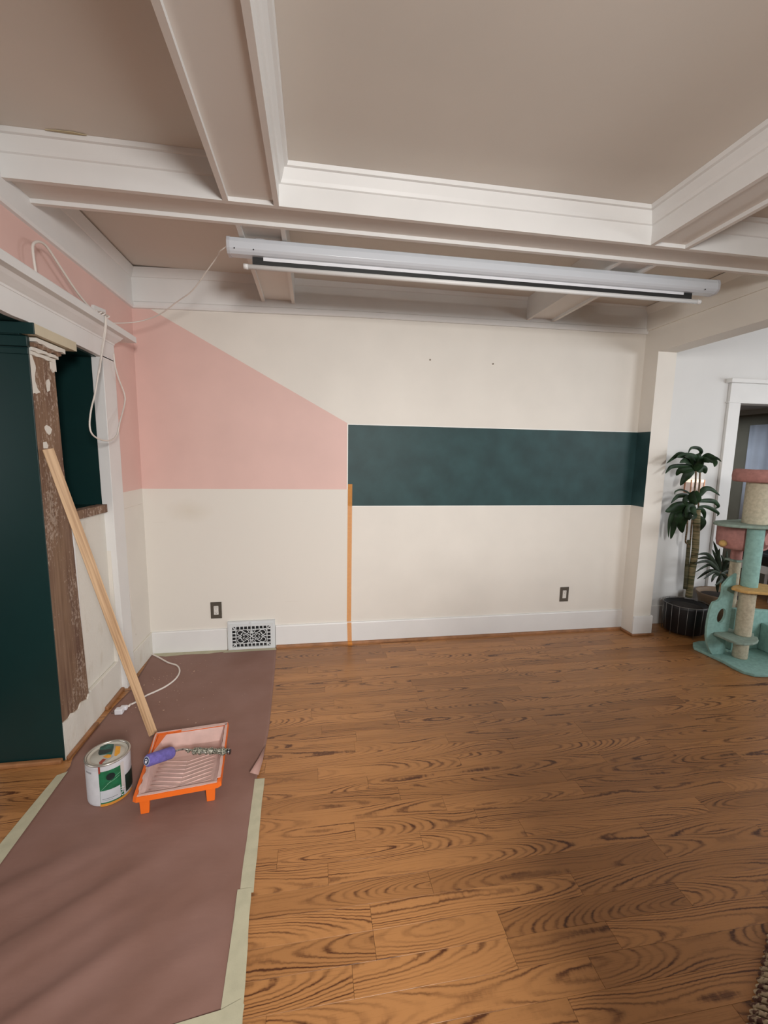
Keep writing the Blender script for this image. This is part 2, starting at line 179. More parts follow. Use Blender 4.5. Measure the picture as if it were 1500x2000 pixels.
def oak(name, base, dark, ring=.0052, amt=.88, rough=.36):
    m = bpy.data.materials.new(name); m.use_nodes = True; t = NT(m)
    oi = t.new('ShaderNodeObjectInfo').outputs['Random']
    co = t.new('ShaderNodeTexCoord').outputs['Object']
    r1 = t.math('FRACT', t.math('MULTIPLY', oi, 17.31)); r2 = t.math('FRACT', t.math('MULTIPLY', oi, 71.7)); r3 = t.math('FRACT', t.math('MULTIPLY', oi, 233.1))
    cb = t.new('ShaderNodeCombineXYZ'); t.put(cb.inputs[0], t.math('MULTIPLY', r1, 40)); t.put(cb.inputs[1], t.math('MULTIPLY', r2, 40)); t.put(cb.inputs[2], t.math('MULTIPLY', r3, 40))
    va = t.new('ShaderNodeVectorMath', operation='ADD'); t.put(va.inputs[0], co); t.put(va.inputs[1], cb.outputs[0]); p = va.outputs[0]
    sp = t.new('ShaderNodeSeparateXYZ'); t.put(sp.inputs[0], co)
    w1 = t.noise(t.mapping(p, (1.5, 3, 1)), 1.0, 3, .45)
    w2 = t.noise(t.mapping(p, (9, 60, 1)), 1.0, 2)
    w3 = t.noise(t.mapping(p, (1.1, .5, 1)), 1.0, 1)
    y = t.math('ADD', t.math('ADD', sp.outputs[1], t.math('MULTIPLY', t.math('SUBTRACT', r2, .5), .10)), t.math('MULTIPLY', t.math('SUBTRACT', w1, .5), .05))
    slope = t.math('MULTIPLY', t.math('SUBTRACT', r3, .5), .13)
    h = t.math('ADD', t.math('ADD', t.math('MULTIPLY', sp.outputs[0], slope), t.math('ADD', t.math('MULTIPLY', r1, .07), .035)), t.math('MULTIPLY', t.math('SUBTRACT', w3, .5), .14))
    r = t.math('SQRT', t.math('ADD', t.math('MULTIPLY', y, y), t.math('MULTIPLY', h, h)))
    r = t.math('ADD', r, t.math('MULTIPLY', t.math('SUBTRACT', w2, .5), .0028))
    jag = t.noise(t.mapping(p, (55, 26, 1)), 1.0, 3, .6)
    r = t.math('ADD', r, t.math('MULTIPLY', t.math('SUBTRACT', jag, .5), .0030))
    s1 = t.math('SINE', t.math('MULTIPLY', r, 6.2832/ring)); s2 = t.math('SINE', t.math('MULTIPLY', r, 6.2832/ring*.37))
    s = t.math('ADD', t.math('MULTIPLY', s1, .75), t.math('MULTIPLY', s2, .25))
    g = t.math('MULTIPLY', t.math('POWER', t.math('ADD', t.math('MULTIPLY', s, .55), .5), 3.0), t.ramp(t.noise(t.mapping(p, (2, 16, 1)), 1.0, 2), [(.34, (.12, .12, .12)), (.6, (1, 1, 1))]))
    pores = t.noise(t.mapping(p, (10, 420, 1)), 1.0, 3, .6)
    g2 = t.math('MULTIPLY', g, t.math('ADD', t.math('MULTIPLY', pores, 1.6), .35))
    col = t.mix(t.math('MULTIPLY', g2, amt), base, dark)
    col = t.mix(t.math('MULTIPLY', t.math('GREATER_THAN', pores, .60), .18), col, dark)
    tint = t.ramp(r3, [(0, (.80, .76, .72)), (.3, (.96, .94, .92)), (1, (1.12, 1.11, 1.10))])
    col = t.mix(1.0, col, tint, 'MULTIPLY')
    t.l.new(col, t.b.inputs['Base Color']); t.b.inputs['Roughness'].default_value = rough
    t.bump(t.math('SUBTRACT', 1.0, g2), .12, .0006)
    return m
OAK = oak('oak_floor_wood', (.40, .185, .064, 1), (.080, .024, .007, 1))
OAKTRIM = mat('oak_shoe_moulding_wood', (.30, .135, .055), .45, var=.25, vs=14)
def pine_mat():
    m = bpy.data.materials.new('pale_pine_wood'); m.use_nodes = True; t = NT(m); co = t.new('ShaderNodeTexCoord').outputs['Object']
    n = t.noise(t.mapping(co, (90, 90, 2.2)), 1.0, 3)
    t.l.new(t.ramp(n, [(.35, (.40, .235, .12)), (.6, (.62, .41, .235))]), t.b.inputs['Base Color']); t.b.inputs['Roughness'].default_value = .6
    return m
PINE = pine_mat()
def stripped_mat():
    m = bpy.data.materials.new('stripped_brown_wood'); m.use_nodes = True; t = NT(m); co = t.new('ShaderNodeTexCoord').outputs['Object']
    g = t.noise(t.mapping(co, (30, 60, 3)), 1.0, 4, .6)
    b = t.noise(t.mapping(co, (4, 9, 2.2)), 1.0, 3)
    base = t.mix(t.ramp(b, [(.35, (0, 0, 0)), (.65, (1, 1, 1))]), (.090, .036, .022, 1), (.20, .115, .065, 1))
    col = t.mix(t.ramp(g, [(.3, (0, 0, 0)), (.75, (.85, .85, .85))]), base, (.30, .19, .12, 1))
    f = t.noise(t.mapping(co, (40, 95, 26)), 1.0, 4, .65); zone = t.noise(t.mapping(co, (2, 5, 2.6)), 1.0, 2)
    fl = t.ramp(t.math('ADD', t.math('MULTIPLY_ADD', t.noise(co, 55, 4, .7), .5, t.math('MULTIPLY', f, .5)), t.math('MULTIPLY', t.math('SUBTRACT', zone, .5), .5)), [(.548, (0, 0, 0)), (.60, (.9, .9, .9))])
    bl_ = t.ramp(t.math('ADD', t.noise(t.mapping(co, (12, 24, 7)), 1.0, 5, .7), t.math('MULTIPLY', t.math('SUBTRACT', zone, .5), .3)), [(.63, (0, 0, 0)), (.70, (1, 1, 1))])
    col = t.mix(t.math('MULTIPLY', fl, .8), col, (.50, .40, .32, 1)); col = t.mix(t.math('MULTIPLY', bl_, .55), col, (.48, .38, .30, 1))
    t.l.new(col, t.b.inputs['Base Color']); t.b.inputs['Roughness'].default_value = .7
    t.bump(t.math('ADD', g, fl), .5, .002)
    return m
STRIP = stripped_mat()
def plaster_mat():
    m = bpy.data.materials.new('worn_white_paint'); m.use_nodes = True; t = NT(m); co = t.new('ShaderNodeTexCoord').outputs['Object']
    n = t.noise(t.mapping(co, (8, 14, 7)), 1.0, 4); f = t.noise(co, 70, 3)
    col = t.mix(t.ramp(n, [(.58, (0, 0, 0)), (.8, (.7, .7, .7))]), (.73, .70, .63, 1), (.56, .50, .39, 1))
    t.l.new(col, t.b.inputs['Base Color']); t.b.inputs['Roughness'].default_value = .6; t.bump(t.math('ADD', n, f), .35, .004)
    return m
WORN = plaster_mat()
def wallstain_mat():
    m = bpy.data.materials.new('cream_paint_scuffed'); m.use_nodes = True; t = NT(m); co = t.new('ShaderNodeTexCoord').outputs['Object']
    sp = t.new('ShaderNodeSeparateXYZ'); t.put(sp.inputs[0], co)
    dx = t.math('DIVIDE', t.math('SUBTRACT', sp.outputs[0], .31), .24); dz = t.math('DIVIDE', t.math('SUBTRACT', sp.outputs[2], 1.07), .13)
    d = t.math('SQRT', t.math('ADD', t.math('MULTIPLY', dx, dx), t.math('MULTIPLY', dz, dz)))
    d = t.math('ADD', d, t.math('MULTIPLY', t.noise(co, 6, 3), .5))
    streak = t.noise(t.mapping(co, (2.2, 1, 60)), 1.0, 2)
    s = t.math('MULTIPLY', t.math('GREATER_THAN', streak, .72), .10)
    col = t.mix(t.ramp(d, [(.2, (.42, .42, .42)), (1.15, (0, 0, 0))]), (.75, .705, .635, 1), (.60, .52, .40, 1))
    col = t.mix(s, col, (.45, .37, .27, 1))
    t.l.new(col, t.b.inputs['Base Color']); t.b.inputs['Roughness'].default_value = .55; t.bump(t.noise(co, 120, 3), .08, .002)
    return m
SCUFF = wallstain_mat()
def paper_mat():
    m = bpy.data.materials.new('brown_rosin_paper'); m.use_nodes = True; t = NT(m); co = t.new('ShaderNodeTexCoord').outputs['Object']
    n = t.noise(co, 5, 4); f = t.noise(co, 900, 2)
    t.l.new(t.mix(t.math('MULTIPLY', f, .35), t.ramp(n, [(.35, (.235, .122, .092)), (.65, (.27, .148, .118))]), (.16, .085, .065, 1)), t.b.inputs['Base Color'])
    t.b.inputs['Roughness'].default_value = .62; t.bump(t.noise(t.mapping(co, (3, 9, 1), rot=(0, 0, .6)), 1.5, 4), .25, .01)
    return m
PAPER = paper_mat()

# ---------------------------------------------------------------- setting: floor
fl = bx('floor', (-3.2, 8.0, -4.6, 3.0, -.06, -.004), mat('subfloor_dark', (.02, .01, .006), .9), kind='structure')
W_ = .083; Y0 = -2.204
def board_mesh(L, w):
    bm = BM(); a = L/2-.0004; b = w/2-.0003; c = .0003
    o = [(-a, -b), (a, -b), (a, b), (-a, b)]; i = [(-a+c, -b+c), (a-c, -b+c), (a-c, b-c), (-a+c, b-c)]
    B = [bm.verts.new((x, y, -.012)) for x, y in o]; M = [bm.verts.new((x, y, -c*.8)) for x, y in o]; T = [bm.verts.new((x, y, 0)) for x, y in i]
    for k in range(4):
        j = (k+1) % 4; bm.faces.new((B[k], B[j], M[j], M[k])); bm.faces.new((M[k], M[j], T[j], T[k]))
    bm.faces.new(T); return bm
joints = {0: [1.384, 1.80], 1: [1.384], 2: [1.607], 3: [1.249], 4: [1.617], 5: [1.361], 6: [2.406], 8: [2.64], 12: [2.09, 2.448], 13: [1.24, 2.96], 15: [1.183], 18: [2.19], 19: [1.513], -1: [1.31, 1.796], -2: [2.02], 11: [1.9]}
nb = 0
far_bm = BM()
for k in range(-42, 66):
    y0 = Y0+k*W_
    if y0+W_ > 3.0 or y0 < -4.6: continue
    xs = -.62 if y0 < -1.2 else -.03
    xe = 5.2 if y0 > -1.6 else 4.4
    if y0 > -.03: xs = 4.0; xe = 7.4
    far = y0 > .3 or y0 < -2.75
    if far: xs = 4.2 if y0 > .3 else -.62; xe = 7.4 if y0 > .3 else 5.2
    cuts = [xs]; fixed = joints.get(k, [])
    x = xs+rnd.uniform(.15, .9)
    while x < xe-.2:
        if all(abs(x-f) > .3 for f in fixed): cuts.append(x)
        x += rnd.uniform(.35, 1.35)
    cuts = sorted(cuts+[f for f in fixed if xs < f < xe])+[xe]
    for a, b in zip(cuts, cuts[1:]):
        if b-a < .02: continue
        if far:
            box(far_bm, a+.0006, b-.0006, y0+.0005, y0+W_-.0005, -.012, 0)
        else:
            o = link('floor_board', board_mesh(b-a, W_), OAK, recalc=True); o.location = ((a+b)/2, y0+W_/2, 0); o.parent = fl; nb += 1
link('floor_boards_beyond', far_bm, OAK, fl, kind='stuff')

# ---------------------------------------------------------------- setting: walls
W = 3.884; W2 = 4.05; ZC = 2.71; ZB = 2.545
def wall_poly(bm, pts, y, mi):
    f = bm.faces.new([bm.verts.new((x, y, z)) for x, z in pts]); f.material_index = mi
bm = BM()
T = 1.46; Hp = 1.231; G1 = 1.104; G2 = 1.717
wall_poly(bm, [(0, 0), (T, 0), (T, Hp), (0, Hp)], 0, 3)
wall_poly(bm, [(0, Hp), (T-.006, Hp), (T-.006, 1.728), (.10, 2.46), (0, 2.46)], 0, 1)
wall_poly(bm, [(T-.006, Hp), (T, Hp), (T, G2), (T-.006, 1.728)], 0, 0)
wall_poly(bm, [(T, 0), (W, 0), (W, G1), (T, G1)], 0, 0)
wall_poly(bm, [(T, G1), (W, G1), (W, G2), (T, G2)], 0, 2)
wall_poly(bm, [(T-.006, 1.728), (T, G2), (W, G2), (W, ZC), (0, ZC), (0, 2.46), (.10, 2.46)], 0, 0)
box(bm, -.29, W, .001, .12, 0, ZC, 0)
wb = link('wall_back', bm, [CREAM, PINK, GREEN, SCUFF], recalc=False, kind='structure')

EDGE = mat('bright_paint_edge', (.86, .85, .80), .5)
for pts in ([(T-.006, G2+.000), (W, G2), (W, G2+.007), (T-.006, G2+.007)], [(T+.036, G1-.006), (W, G1-.006), (W, G1), (T+.036, G1)], [(T-.007, Hp), (T-.001, Hp), (T-.001, G2), (T-.007, G2)]):
    bm = BM(); poly_mesh(bm, [(x, 0, z) for x, z in pts], (0, -.0004, 0)); link('paint_edge', bm, EDGE, wb)
# left wall: pink/cream strip to the corner, panel, header over the cased opening
bm = BM()
def xq(x, y0, y1, z0, z1, mi):
    f = bm.faces.new([bm.verts.new(p) for p in ((x, y0, z0), (x, y1, z0), (x, y1, z1), (x, y0, z1))]); f.material_index = mi
xq(0, -.40, 0, 0, 1.233, 0); xq(0, -.40, 0, 1.233, 2.71, 1); xq(0, -4.59, -.40, 2.03, 2.71, 1)
box(bm, -.29, -.001, -.53, 0, 0, 2.03, 0)
box(bm, -.29, -.001, -4.59, 0, 2.03, 2.71, 0)
wl = link('wall_left', bm, [CREAM, PINK], recalc=False, kind='structure')
# panel under the niche and the niche itself
bx('lower_panel', (-.29, -.022, -.98, -.53, 0, 1.14), WORN, wl)
bx('panel_bead', (-.022, -.010, -.90, -.885, .2, 1.10), WHITE, wl, .003)
bm = BM()
box(bm, -.29, -.27, -.96, -.53, 1.14, 2.03); box(bm, -.27, -.002, -.5325, -.53, 1.182, 2.03); box(bm, -.27, -.004, -.96, -.53, 2.018, 2.03); box(bm, -.27, -.05, -.96, -.53, 1.14, 1.182)
link('niche_lining', bm, GREENGLOSS, wl)
bm = BM(); poly_mesh(bm, [(-.05, -.965, 1.142), (.004, -.965, 1.142), (.004, -.545, 1.138), (-.05, -.545, 1.138)], (0, 0, .046)); link('brown_sill', bm, STRIP, wl, .002, label='bare brown wooden sill')
# column (pilaster), battered slightly, stripped of paint
bm = BM()
cb = [(0, -1.148, 2.022), (0, -.968, 2.022), (0, -.955, 1.43), (0, -.925, 1.0), (0, -.915, .70), (0, -.90, .36), (0, -.885, .0), (0, -1.148, 0)]
poly_mesh(bm, cb, (-.285, 0, 0)); col = link('stripped_column', bm, STRIP, wl, label='column face stripped to brown wood')
bm = BM(); poly_mesh(bm, [(.0035, -1.155, 0), (.0035, -1.155, 2.022), (.0035, -1.148, 2.022), (.0035, -1.148, 0)][::-1], (-.292, 0, 0)); link('green_end_panel', bm, GREENGLOSS, wl, .0015, label='glossy dark green end panel')
bx('end_casing', (-.33, -.29, -1.158, -1.11, 0, 2.0), WORN, wl, .003)
for nm, pts in (('paint_remnant', PATCHTOP), ('paint_remnant', PATCH2), ('paint_remnant', PATCH3), ('paint_remnant', PATCH4)):
    bm = BM(); poly_mesh(bm, [(.0, max(y, -1.1475)+(.0 if y > -1.1475 else 0), z) for x, y, z in pts] if False else [(.0, max(y+.012, -1.147), z) for x, y, z in pts], (.0015, 0, 0)); link(nm, bm, WORN, wl)
# ragged white plinth below the stripped wood
PW = [(-1.148, .0), (-1.148, .192), (-1.098, .186), (-1.075, .196), (-1.047, .184), (-1.01, .178), (-.985, .198), (-.966, .196), (-.919, .18), (-.905, .2), (-.882, .198), (-.868, .19), (-.87, .0)]
bm = BM(); poly_mesh(bm, [(0, y, z) for y, z in PW], (.006, 0, 0)); link('white_plinth', bm, WORN, wl, label='ragged white painted plinth')
# ragged capital mouldings at the column top
for k, (z0, z1, x, y1) in enumerate(((1.952, 1.972, .035, -.93), (1.935, 1.952, .024, -.945), (1.918, 1.935, .016, -.955), (1.902, 1.918, .008, -.965))):
    ys = [-1.150+i*(y1+1.150)/9 for i in range(10)]
    pts = [(0, y, z1) for y in ys]+[(0, y, z0+rnd.uniform(-.004, .006)) for y in ys[::-1]]
    bm = BM(); poly_mesh(bm, pts, (x, 0, 0)); link('capital_moulding', bm, (WORN, STRIP)[k == 1], wl)
bm = BM(); pts = [(0, -1.0, 1.905), (0, -.962, 1.905), (0, -.962, 1.862), (0, -.972, 1.868), (0, -.984, 1.855), (0, -1.0, 1.87)]
poly_mesh(bm, pts, (.007, 0, 0)); link('capital_moulding', bm, WORN, wl)
bm = BM(); box(bm, -.005, .055, -1.1895, -.865, 1.978, 2.021); link('capital_board', bm, mat('raw_cream_board', (.62, .55, .40), .6), wl, .001)
bm = BM(); box(bm, -.31, .055, -1.197, -1.190, 1.975, 2.022); box(bm, -.31, -.006, -1.19, -1.1555, 1.972, 2.022); box(bm, -.31, .012, -1.175, -1.1555, 1.93, 1.972); box(bm, -.31, .006, -1.163, -1.1555, 1.90, 1.925); link('green_capital', bm, GREENGLOSS, wl, .002, label='dark green capital on the end panel')
bx('opening_soffit', (-.29, -.002, -4.59, -1.16, 2.024, 2.0305), GREENGLOSS, wl)
# casing and header
cas = BM(); poly_mesh(cas, [(.03, -.540, 2.03), (.03, -.385, 2.03), (.03, -.385, 0), (.03, -.500, 0), (.03, -.53, .9)], (-.06, 0, 0))
link('trim_1', cas, WHITE, None, .002, kind='structure')
bm = BM(); ys = [-4.59]+[-2+i*.08 for i in range(20)]+[-.385]
low = [(.0, y, 2.022+(rnd.uniform(-.004, .004) if -1.4 < y < -.5 else 0)) for y in ys]
poly_mesh(bm, low+[(0, -.385, 2.150), (0, -4.59, 2.150)], (.03, 0, 0)); hd = link('trim_2', bm, WHITE, None, .001, kind='structure')
bm = BM(); moulding(bm, [(0, 2.118), (.034, 2.118), (.036, 2.127), (.045, 2.132), (.070, 2.148), (.088, 2.164), (0, 2.164)], [(0, -4.59), (0, -.385)], (1, 0)); link('bed_moulding', bm, WHITE, hd)
bm = BM(); box(bm, 0, .12, -4.59, -.281, 2.161, 2.196); link('ledge_board', bm, WHITE, hd, .0015)
bm = BM(); box(bm, 0, .085, -4.59, -.60, 2.199, 2.222); box(bm, 0, .05, -.66, -.50, 2.222, 2.285) if False else None; link('ledge_top_board', bm, WHITE, hd, .0015)
bm = BM(); poly_mesh(bm, [(.03, -.66, 2.197), (.03, -.49, 2.197), (.03, -.495, 2.288), (.03, -.63, 2.272)], (.014, 0, 0)); link('ledge_block', bm, WHITE, hd, .001)
# vertical corner bead of the pink strip
bx('corner_bead', (0, .006, -.022, -.003, .17, 2.45), PINK, wl) if False else None
bx('rail_line', (0, .005, -.38, -.02, 1.12, 1.128), CREAM, wl)
# baseboards left
bm = BM(); box(bm, 0, .014, -.385, 0, 0, .163); box(bm, -.02, .0, -.87, -.53, 0, .2); bl = link('baseboard_left', bm, WORN, None, .003, kind='structure')
bx('shoe_moulding', (-.0, .02, -.74, -.515, .0, .022), OAKTRIM, bl, .006)
bx('shoe_moulding', (-.31, -.0, -1.182, -1.158, .0, .022), OAKTRIM, bl, .006)
bm = BM(); poly_mesh(bm, [(.007, -1.15, 0), (.024, -1.165, 0), (.03, -.87, 0), (.007, -.87, 0)], (0, 0, .016)); link('shoe_moulding', bm, OAKTRIM, bl, .004)
# back baseboard
bm = BM(); pr = [(0, 0), (.016, 0), (.016, .166), (.012, .174), (0, .176)]
moulding(bm, pr, [(0.014, 0), (.545, 0)], (0, -1), [-.010, -.005]); moulding(bm, pr, [(.905, 0), (W, 0)], (0, -1), [0, .004])
bb = link('baseboard_back', bm, WHITE, None, 0, kind='structure')
bm = BM(); moulding(bm, [(.016, 0), (.034, 0), (.033, .010), (.028, .017), (.016, .020)], [(.91, 0), (W-.0, 0)], (0, -1)); link('shoe_moulding', bm, OAKTRIM, bb)

# right pier with header running towards the camera
bm = BM()
def q4(p, mi): f = bm.faces.new([bm.verts.new(v) for v in p]); f.material_index = mi
for z0, z1, mi in ((0, G1, 0), (G1, G2, 1), (G2, 2.337, 0)): q4([(W, 0, z0), (W, -.1475, z0), (W, -.1475, z1), (W, 0, z1)], mi)
q4([(W, -.1475, 0), (W2, -.1475, 0), (W2, -.1475, 2.337), (W, -.1475, 2.337)], 2)
q4([(W2, -.1475, 0), (W2, .07, 0), (W2, .07, 2.337), (W2, -.1475, 2.337)], 2)
q4([(W, 0, 2.337), (W, -4.59, 2.337), (W, -4.59, ZC), (W, 0, ZC)], 0)
q4([(W, -.1475, 2.337), (W2, -.1475, 2.337), (W2, -4.59, 2.337), (W, -4.59, 2.337)], 0)
q4([(W2, -4.59, 2.337), (W2, .07, 2.337), (W2, .07, ZC), (W2, -4.59, ZC)], 2)
wr = link('wall_right', bm, [CREAM, GREEN, CREAM], recalc=False, kind='structure')
bm = BM(); box(bm, W-.003, W2+.014, -.1625, -.1475, 0, .168); box(bm, W2, W2+.014, -.1475, .055, 0, .168); br = link('baseboard_right', bm, WHITE, None, .003, kind='structure')
bm = BM(); box(bm, W-.018, W2+.028, -.178, -.1625, 0, .018); box(bm, W-.018, W, -.1625, -.034, 0, .018); link('shoe_moulding', bm, OAKTRIM, br, .005)
bm = BM(); moulding(bm, [(0, 2.522), (.014, 2.522), (.014, 2.65), (.04, 2.705), (0, 2.705)], [(W, 0), (W, -4.59)], (-1, 0)); link('header_frieze', bm, CREAM, wr)

# frieze and crown at the back and left wall (the old back frieze rises a little to the right)
fr = [(0, 2.700), (0, 2.447), (.014, 2.450), (.020, 2.462), (.020, 2.486), (.012, 2.492), (.012, 2.642), (.018, 2.646), (.040, 2.700)]
bm = BM(); moulding(bm, fr, [(0, 0), (.45, 0), (1.5, 0), (W, 0)], (0, -1), [0, .012, .035, .052])
link('trim_3', bm, WHITE, None, 0, kind='structure')
bm = BM(); moulding(bm, fr, [(0, 0), (0, -4.59)], (1, 0), [0, .004]); link('trim_4', bm, WHITE, None, 0, kind='structure')

# ceiling and boxed beams
ce = bx('ceiling', (-.29, W2, -4.6, .12, ZC, ZC+.12), CEIL, kind='structure')
def beam(axis, a0, a1, l0, l1, lips=True):
    """boxed beam; a0..a1 across, l0..l1 along"""
    bm = BM()
    def B(p0, p1, z0, z1):
        if axis == 'x': box(bm, l0, l1, p0, p1, z0, z1)
        else: box(bm, p0, p1, l0, l1, z0, z1)
    B(a0+.022, a1-.022, ZB+.018, ZC+.01); B(a0, a0+.022, ZB, ZC+.01); B(a1-.022, a1, ZB, ZC+.01)
    bm.normal_update()
    for f in bm.faces:
        if f.normal.z < -.9: f.material_index = 1
    return bm
mb = link('ceiling_beam', beam('x', -1.242, -1.045, -.02, W), [WHITE, UNDERSHADE], ce)
XB = [(.835, 1.065), (2.852, 3.068)]
for a0, a1 in XB:
    link('ceiling_beam', beam('y', a0, a1, -4.59, -1.242), [WHITE, UNDERSHADE], ce)
for a0, a1, r0 in ((.852, 1.078, 0), (2.83, 3.06, 0)):
    link('ceiling_beam', beam('y', a0, a1, -1.045, -.012), [WHITE, UNDERSHADE], ce)
cp = [(0, 2.636), (.004, 2.638), (.030, 2.697), (.034, 2.710), (0, 2.710)]
cove = [(0, 2.632), (.007, 2.636), (.012, 2.650), (.020, 2.690), (.030, 2.693), (.034, 2.7095), (0, 2.7095)]
bays = [(0.0, .835), (1.065, 2.852), (3.068, W)]
for a, b in bays:
    bm = BM(); moulding(bm, cove, [(a, -1.242), (b, -1.242)], (0, -1)); link('crown_moulding', bm, WHITE, ce)
    bm = BM(); moulding(bm, cove, [(a, -1.045), (b, -1.045)], (0, 1)); link('crown_moulding', bm, WHITE, ce)
for a0, a1 in XB:
    for x, n in ((a0, -1), (a1, 1)):
        bm = BM(); moulding(bm, [(o*1.25, z) for o, z in cove], [(x, -1.242), (x, -4.59)], (n, 0)); link('crown_moulding', bm, WHITE, ce)
# torn strip of ceiling moulding over the left bay
bm = BM(); poly_mesh(bm, [(.20, -1.284, 2.7085), (.235, -1.288, 2.7085), (.30, -1.290, 2.7085), (.345, -1.281, 2.7085), (.30, -1.276, 2.7085)], (0, 0, -.003)); link('torn_patch', bm, mat('bare_plaster', (.5, .42, .27), .9), ce, label='tan torn patch of moulding')

# rooms around: right room far wall with doorway, hall beyond, walls behind the camera
bm = BM(); YF = .07
box(bm, W2-.1, 4.91, YF, YF+.12, 0, ZC); box(bm, 5.72, 7.6, YF, YF+.12, 0, ZC); box(bm, 4.91, 5.72, YF, YF+.12, 2.0, ZC)
wf = link('wall_far', bm, COOLWHITE, None, 0, kind='structure')
bm = BM()
box(bm, 4.79, 4.91, YF-.025, YF, 0, 2.0); box(bm, 5.72, 5.84, YF-.025, YF, 0, 2.0); box(bm, 4.79, 5.84, YF-.027, YF, 2.0, 2.17); box(bm, 4.755, 5.875, YF-.06, YF, 2.165, 2.20)
box(bm, 4.91, 4.925, YF, YF+.12, 0, 2.0); box(bm, 4.775, 5.855, YF-.03, YF, 1.996, 2.006)
link('door_1', bm, WHITE, None, .003, kind='structure')
bm = BM(); box(bm, W2, 4.79, YF-.015, YF, 0, .17); link('baseboard_far', bm, WHITE, None, .003, kind='structure')
bm = BM(); box(bm, 6.6, 6.7, -.0+.2, 3.0, 0, 2.6); box(bm, 4.4, 6.7, 2.9, 3.0, 0, 2.6); box(bm, 4.4, 4.5, .19, 3.0, 0, 2.6); link('wall_hall', bm, HALLGREY, None, 0, kind='structure')
bx('ceiling_hall', (4.4, 6.7, .19, 3.0, 2.12, 2.2), mat('grey_hall_ceiling', (.42, .41, .39), .8), kind='structure')
bx('trim_5', (6.56, 6.6, .2, 2.9, 2.065, 2.12), mat('grey_hall_trim', (.45, .45, .43), .6), kind='structure')
bx('ceiling_side', (W2, 7.7, -4.6, .19, ZC, ZC+.12), CEIL, kind='structure')
bm = BM(); box(bm, 7.6, 7.7, -4.6, .19, 0, .6); box(bm, 7.6, 7.7, -4.6, .19, 2.3, ZC); box(bm, 7.6, 7.7, -4.6, -3.1, .6, 2.3); box(bm, 7.6, 7.7, -.9, .19, .6, 2.3); link('wall_side', bm, mat('grey_side_wall', (.35,.34,.33), .8), None, 0, kind='structure')
bm = BM(); box(bm, -3.2, 7.7, -4.7, -4.6, 0, 1.5); box(bm, -3.2, 7.7, -4.7, -4.6, 2.4, ZC)
for a, b in ((-3.2, 1.2), (2.3, 5.3), (7.0, 7.7)): box(bm, a, b, -4.7, -4.6, 1.5, 2.4)
link('wall_front', bm, mat('grey_brown_wall', (.22,.18,.15), .8), None, 0, kind='structure')
bm = BM(); box(bm, -3.3, -3.2, -4.7, .12, 0, ZC); box(bm, -3.2, -.29, .0, .12, 0, ZC); link('wall_left_room', bm, CREAM, None, 0, kind='structure')
bx('ceiling_left_room', (-3.2, -.29, -4.6, .12, ZC, ZC+.12), CEIL, kind='structure')
for nm, (ax, c, a, b) in {'window_1': ('y', -4.6, 1.2, 2.3), 'window_2': ('x', 7.6, -3.1, -.9), 'window_3': ('y', -4.6, 5.3, 7.0)}.items():
    bm = BM(); z0, z1 = (1.5, 2.4) if ax == 'y' else (.6, 2.3)
    m2 = (a+b)/2; cz = (z0+z1)/2
    for (p, q, r, s) in ((a, a+.04, z0, z1), (b-.04, b, z0, z1), (a, b, z0, z0+.04), (a, b, z1-.04, z1), (a, b, cz-.02, cz+.02)):
        if ax == 'y': box(bm, p, q, c-.08, c-.03, r, s)
        else: box(bm, c+.03, c+.08, p, q, r, s)
    link(nm, bm, WHITE, None, 0, kind='structure')

# ---------------------------------------------------------------- projector screen
SY = -.95
t = empty('projector_screen', (2.17, SY+.04, 2.46), 'long white ceiling projector screen housing with its black-edged screen nearly rolled up', 'projector screen')
def screen_prof(bm, xa, xb, grow=0, dzl=0, dzr=.007):
    pr = [(-.000, 2.473), (-.008, 2.484), (-.010, 2.514), (-.003, 2.533), (.012, 2.541), (.070, 2.541), (.077, 2.53), (.077, 2.472), (.055, 2.464), (.012, 2.464)]
    n = len(pr); cy = .033; cz = 2.503
    A = [[bm.verts.new((x, SY+cy+(y-cy)*(1+grow), cz+(z-cz)*(1+grow)+d)) for y, z in pr] for x, d in ((xa, dzl), (xb, dzr))]
    for k in range(n): bm.faces.new((A[0][k], A[0][(k+1) % n], A[1][(k+1) % n], A[1][k]))
    bm.faces.new(A[0]); bm.faces.new(A[1][::-1])
SCR = mat('white_painted_metal', (.60, .625, .66), .26, var=.01)
bm = BM(); screen_prof(bm, .806, 3.545); link('housing', bm, SCR, t, .001)
for xa, xb, d in ((.793, .808, 0), (3.543, 3.558, .007)):
    bm = BM(); screen_prof(bm, xa, xb, .05, d, d); link('end_cap', bm, mat('end_cap_grey', (.5, .5, .52), .4), t, .001)
for x in (.83, .92, 3.46):
    bm = BM(); tube(bm, [(x, SY-.0105, 2.482), (x, SY-.007, 2.482)], .0032, 8); link('screw', bm, BLACK, t)
bm = BM(); poly_mesh(bm, [(.909, SY+.03, 2.468), (3.412, SY+.03, 2.474), (3.412, SY+.03, 2.428), (.909, SY+.03, 2.419)], (0, .0015, 0)); fab = link('screen_border', bm, BLACK, t, label='black lower border of the screen')
bm = BM(); poly_mesh(bm, [(.962, SY+.0285, 2.468), (3.355, SY+.0285, 2.474), (3.355, SY+.0285, 2.4575), (.962, SY+.0285, 2.4485)], (0, .001, 0)); link('viewing_surface', bm, mat('screen_white', (.75, .75, .77), .6), t)
for a_, b_, z_ in ((.866, .888, 2.416), (3.447, 3.470, 2.4255)):
    bm = BM(); tube(bm, [(a_, SY+.03, z_), (b_, SY+.03, z_)], .0128, 12); link('bar_cap', bm, WHITE, t)
bm = BM(); tube(bm, [(.875, SY+.03, 2.416), (3.46, SY+.03, 2.4255)], .0117, 14); link('bottom_bar', bm, WHITE, t)
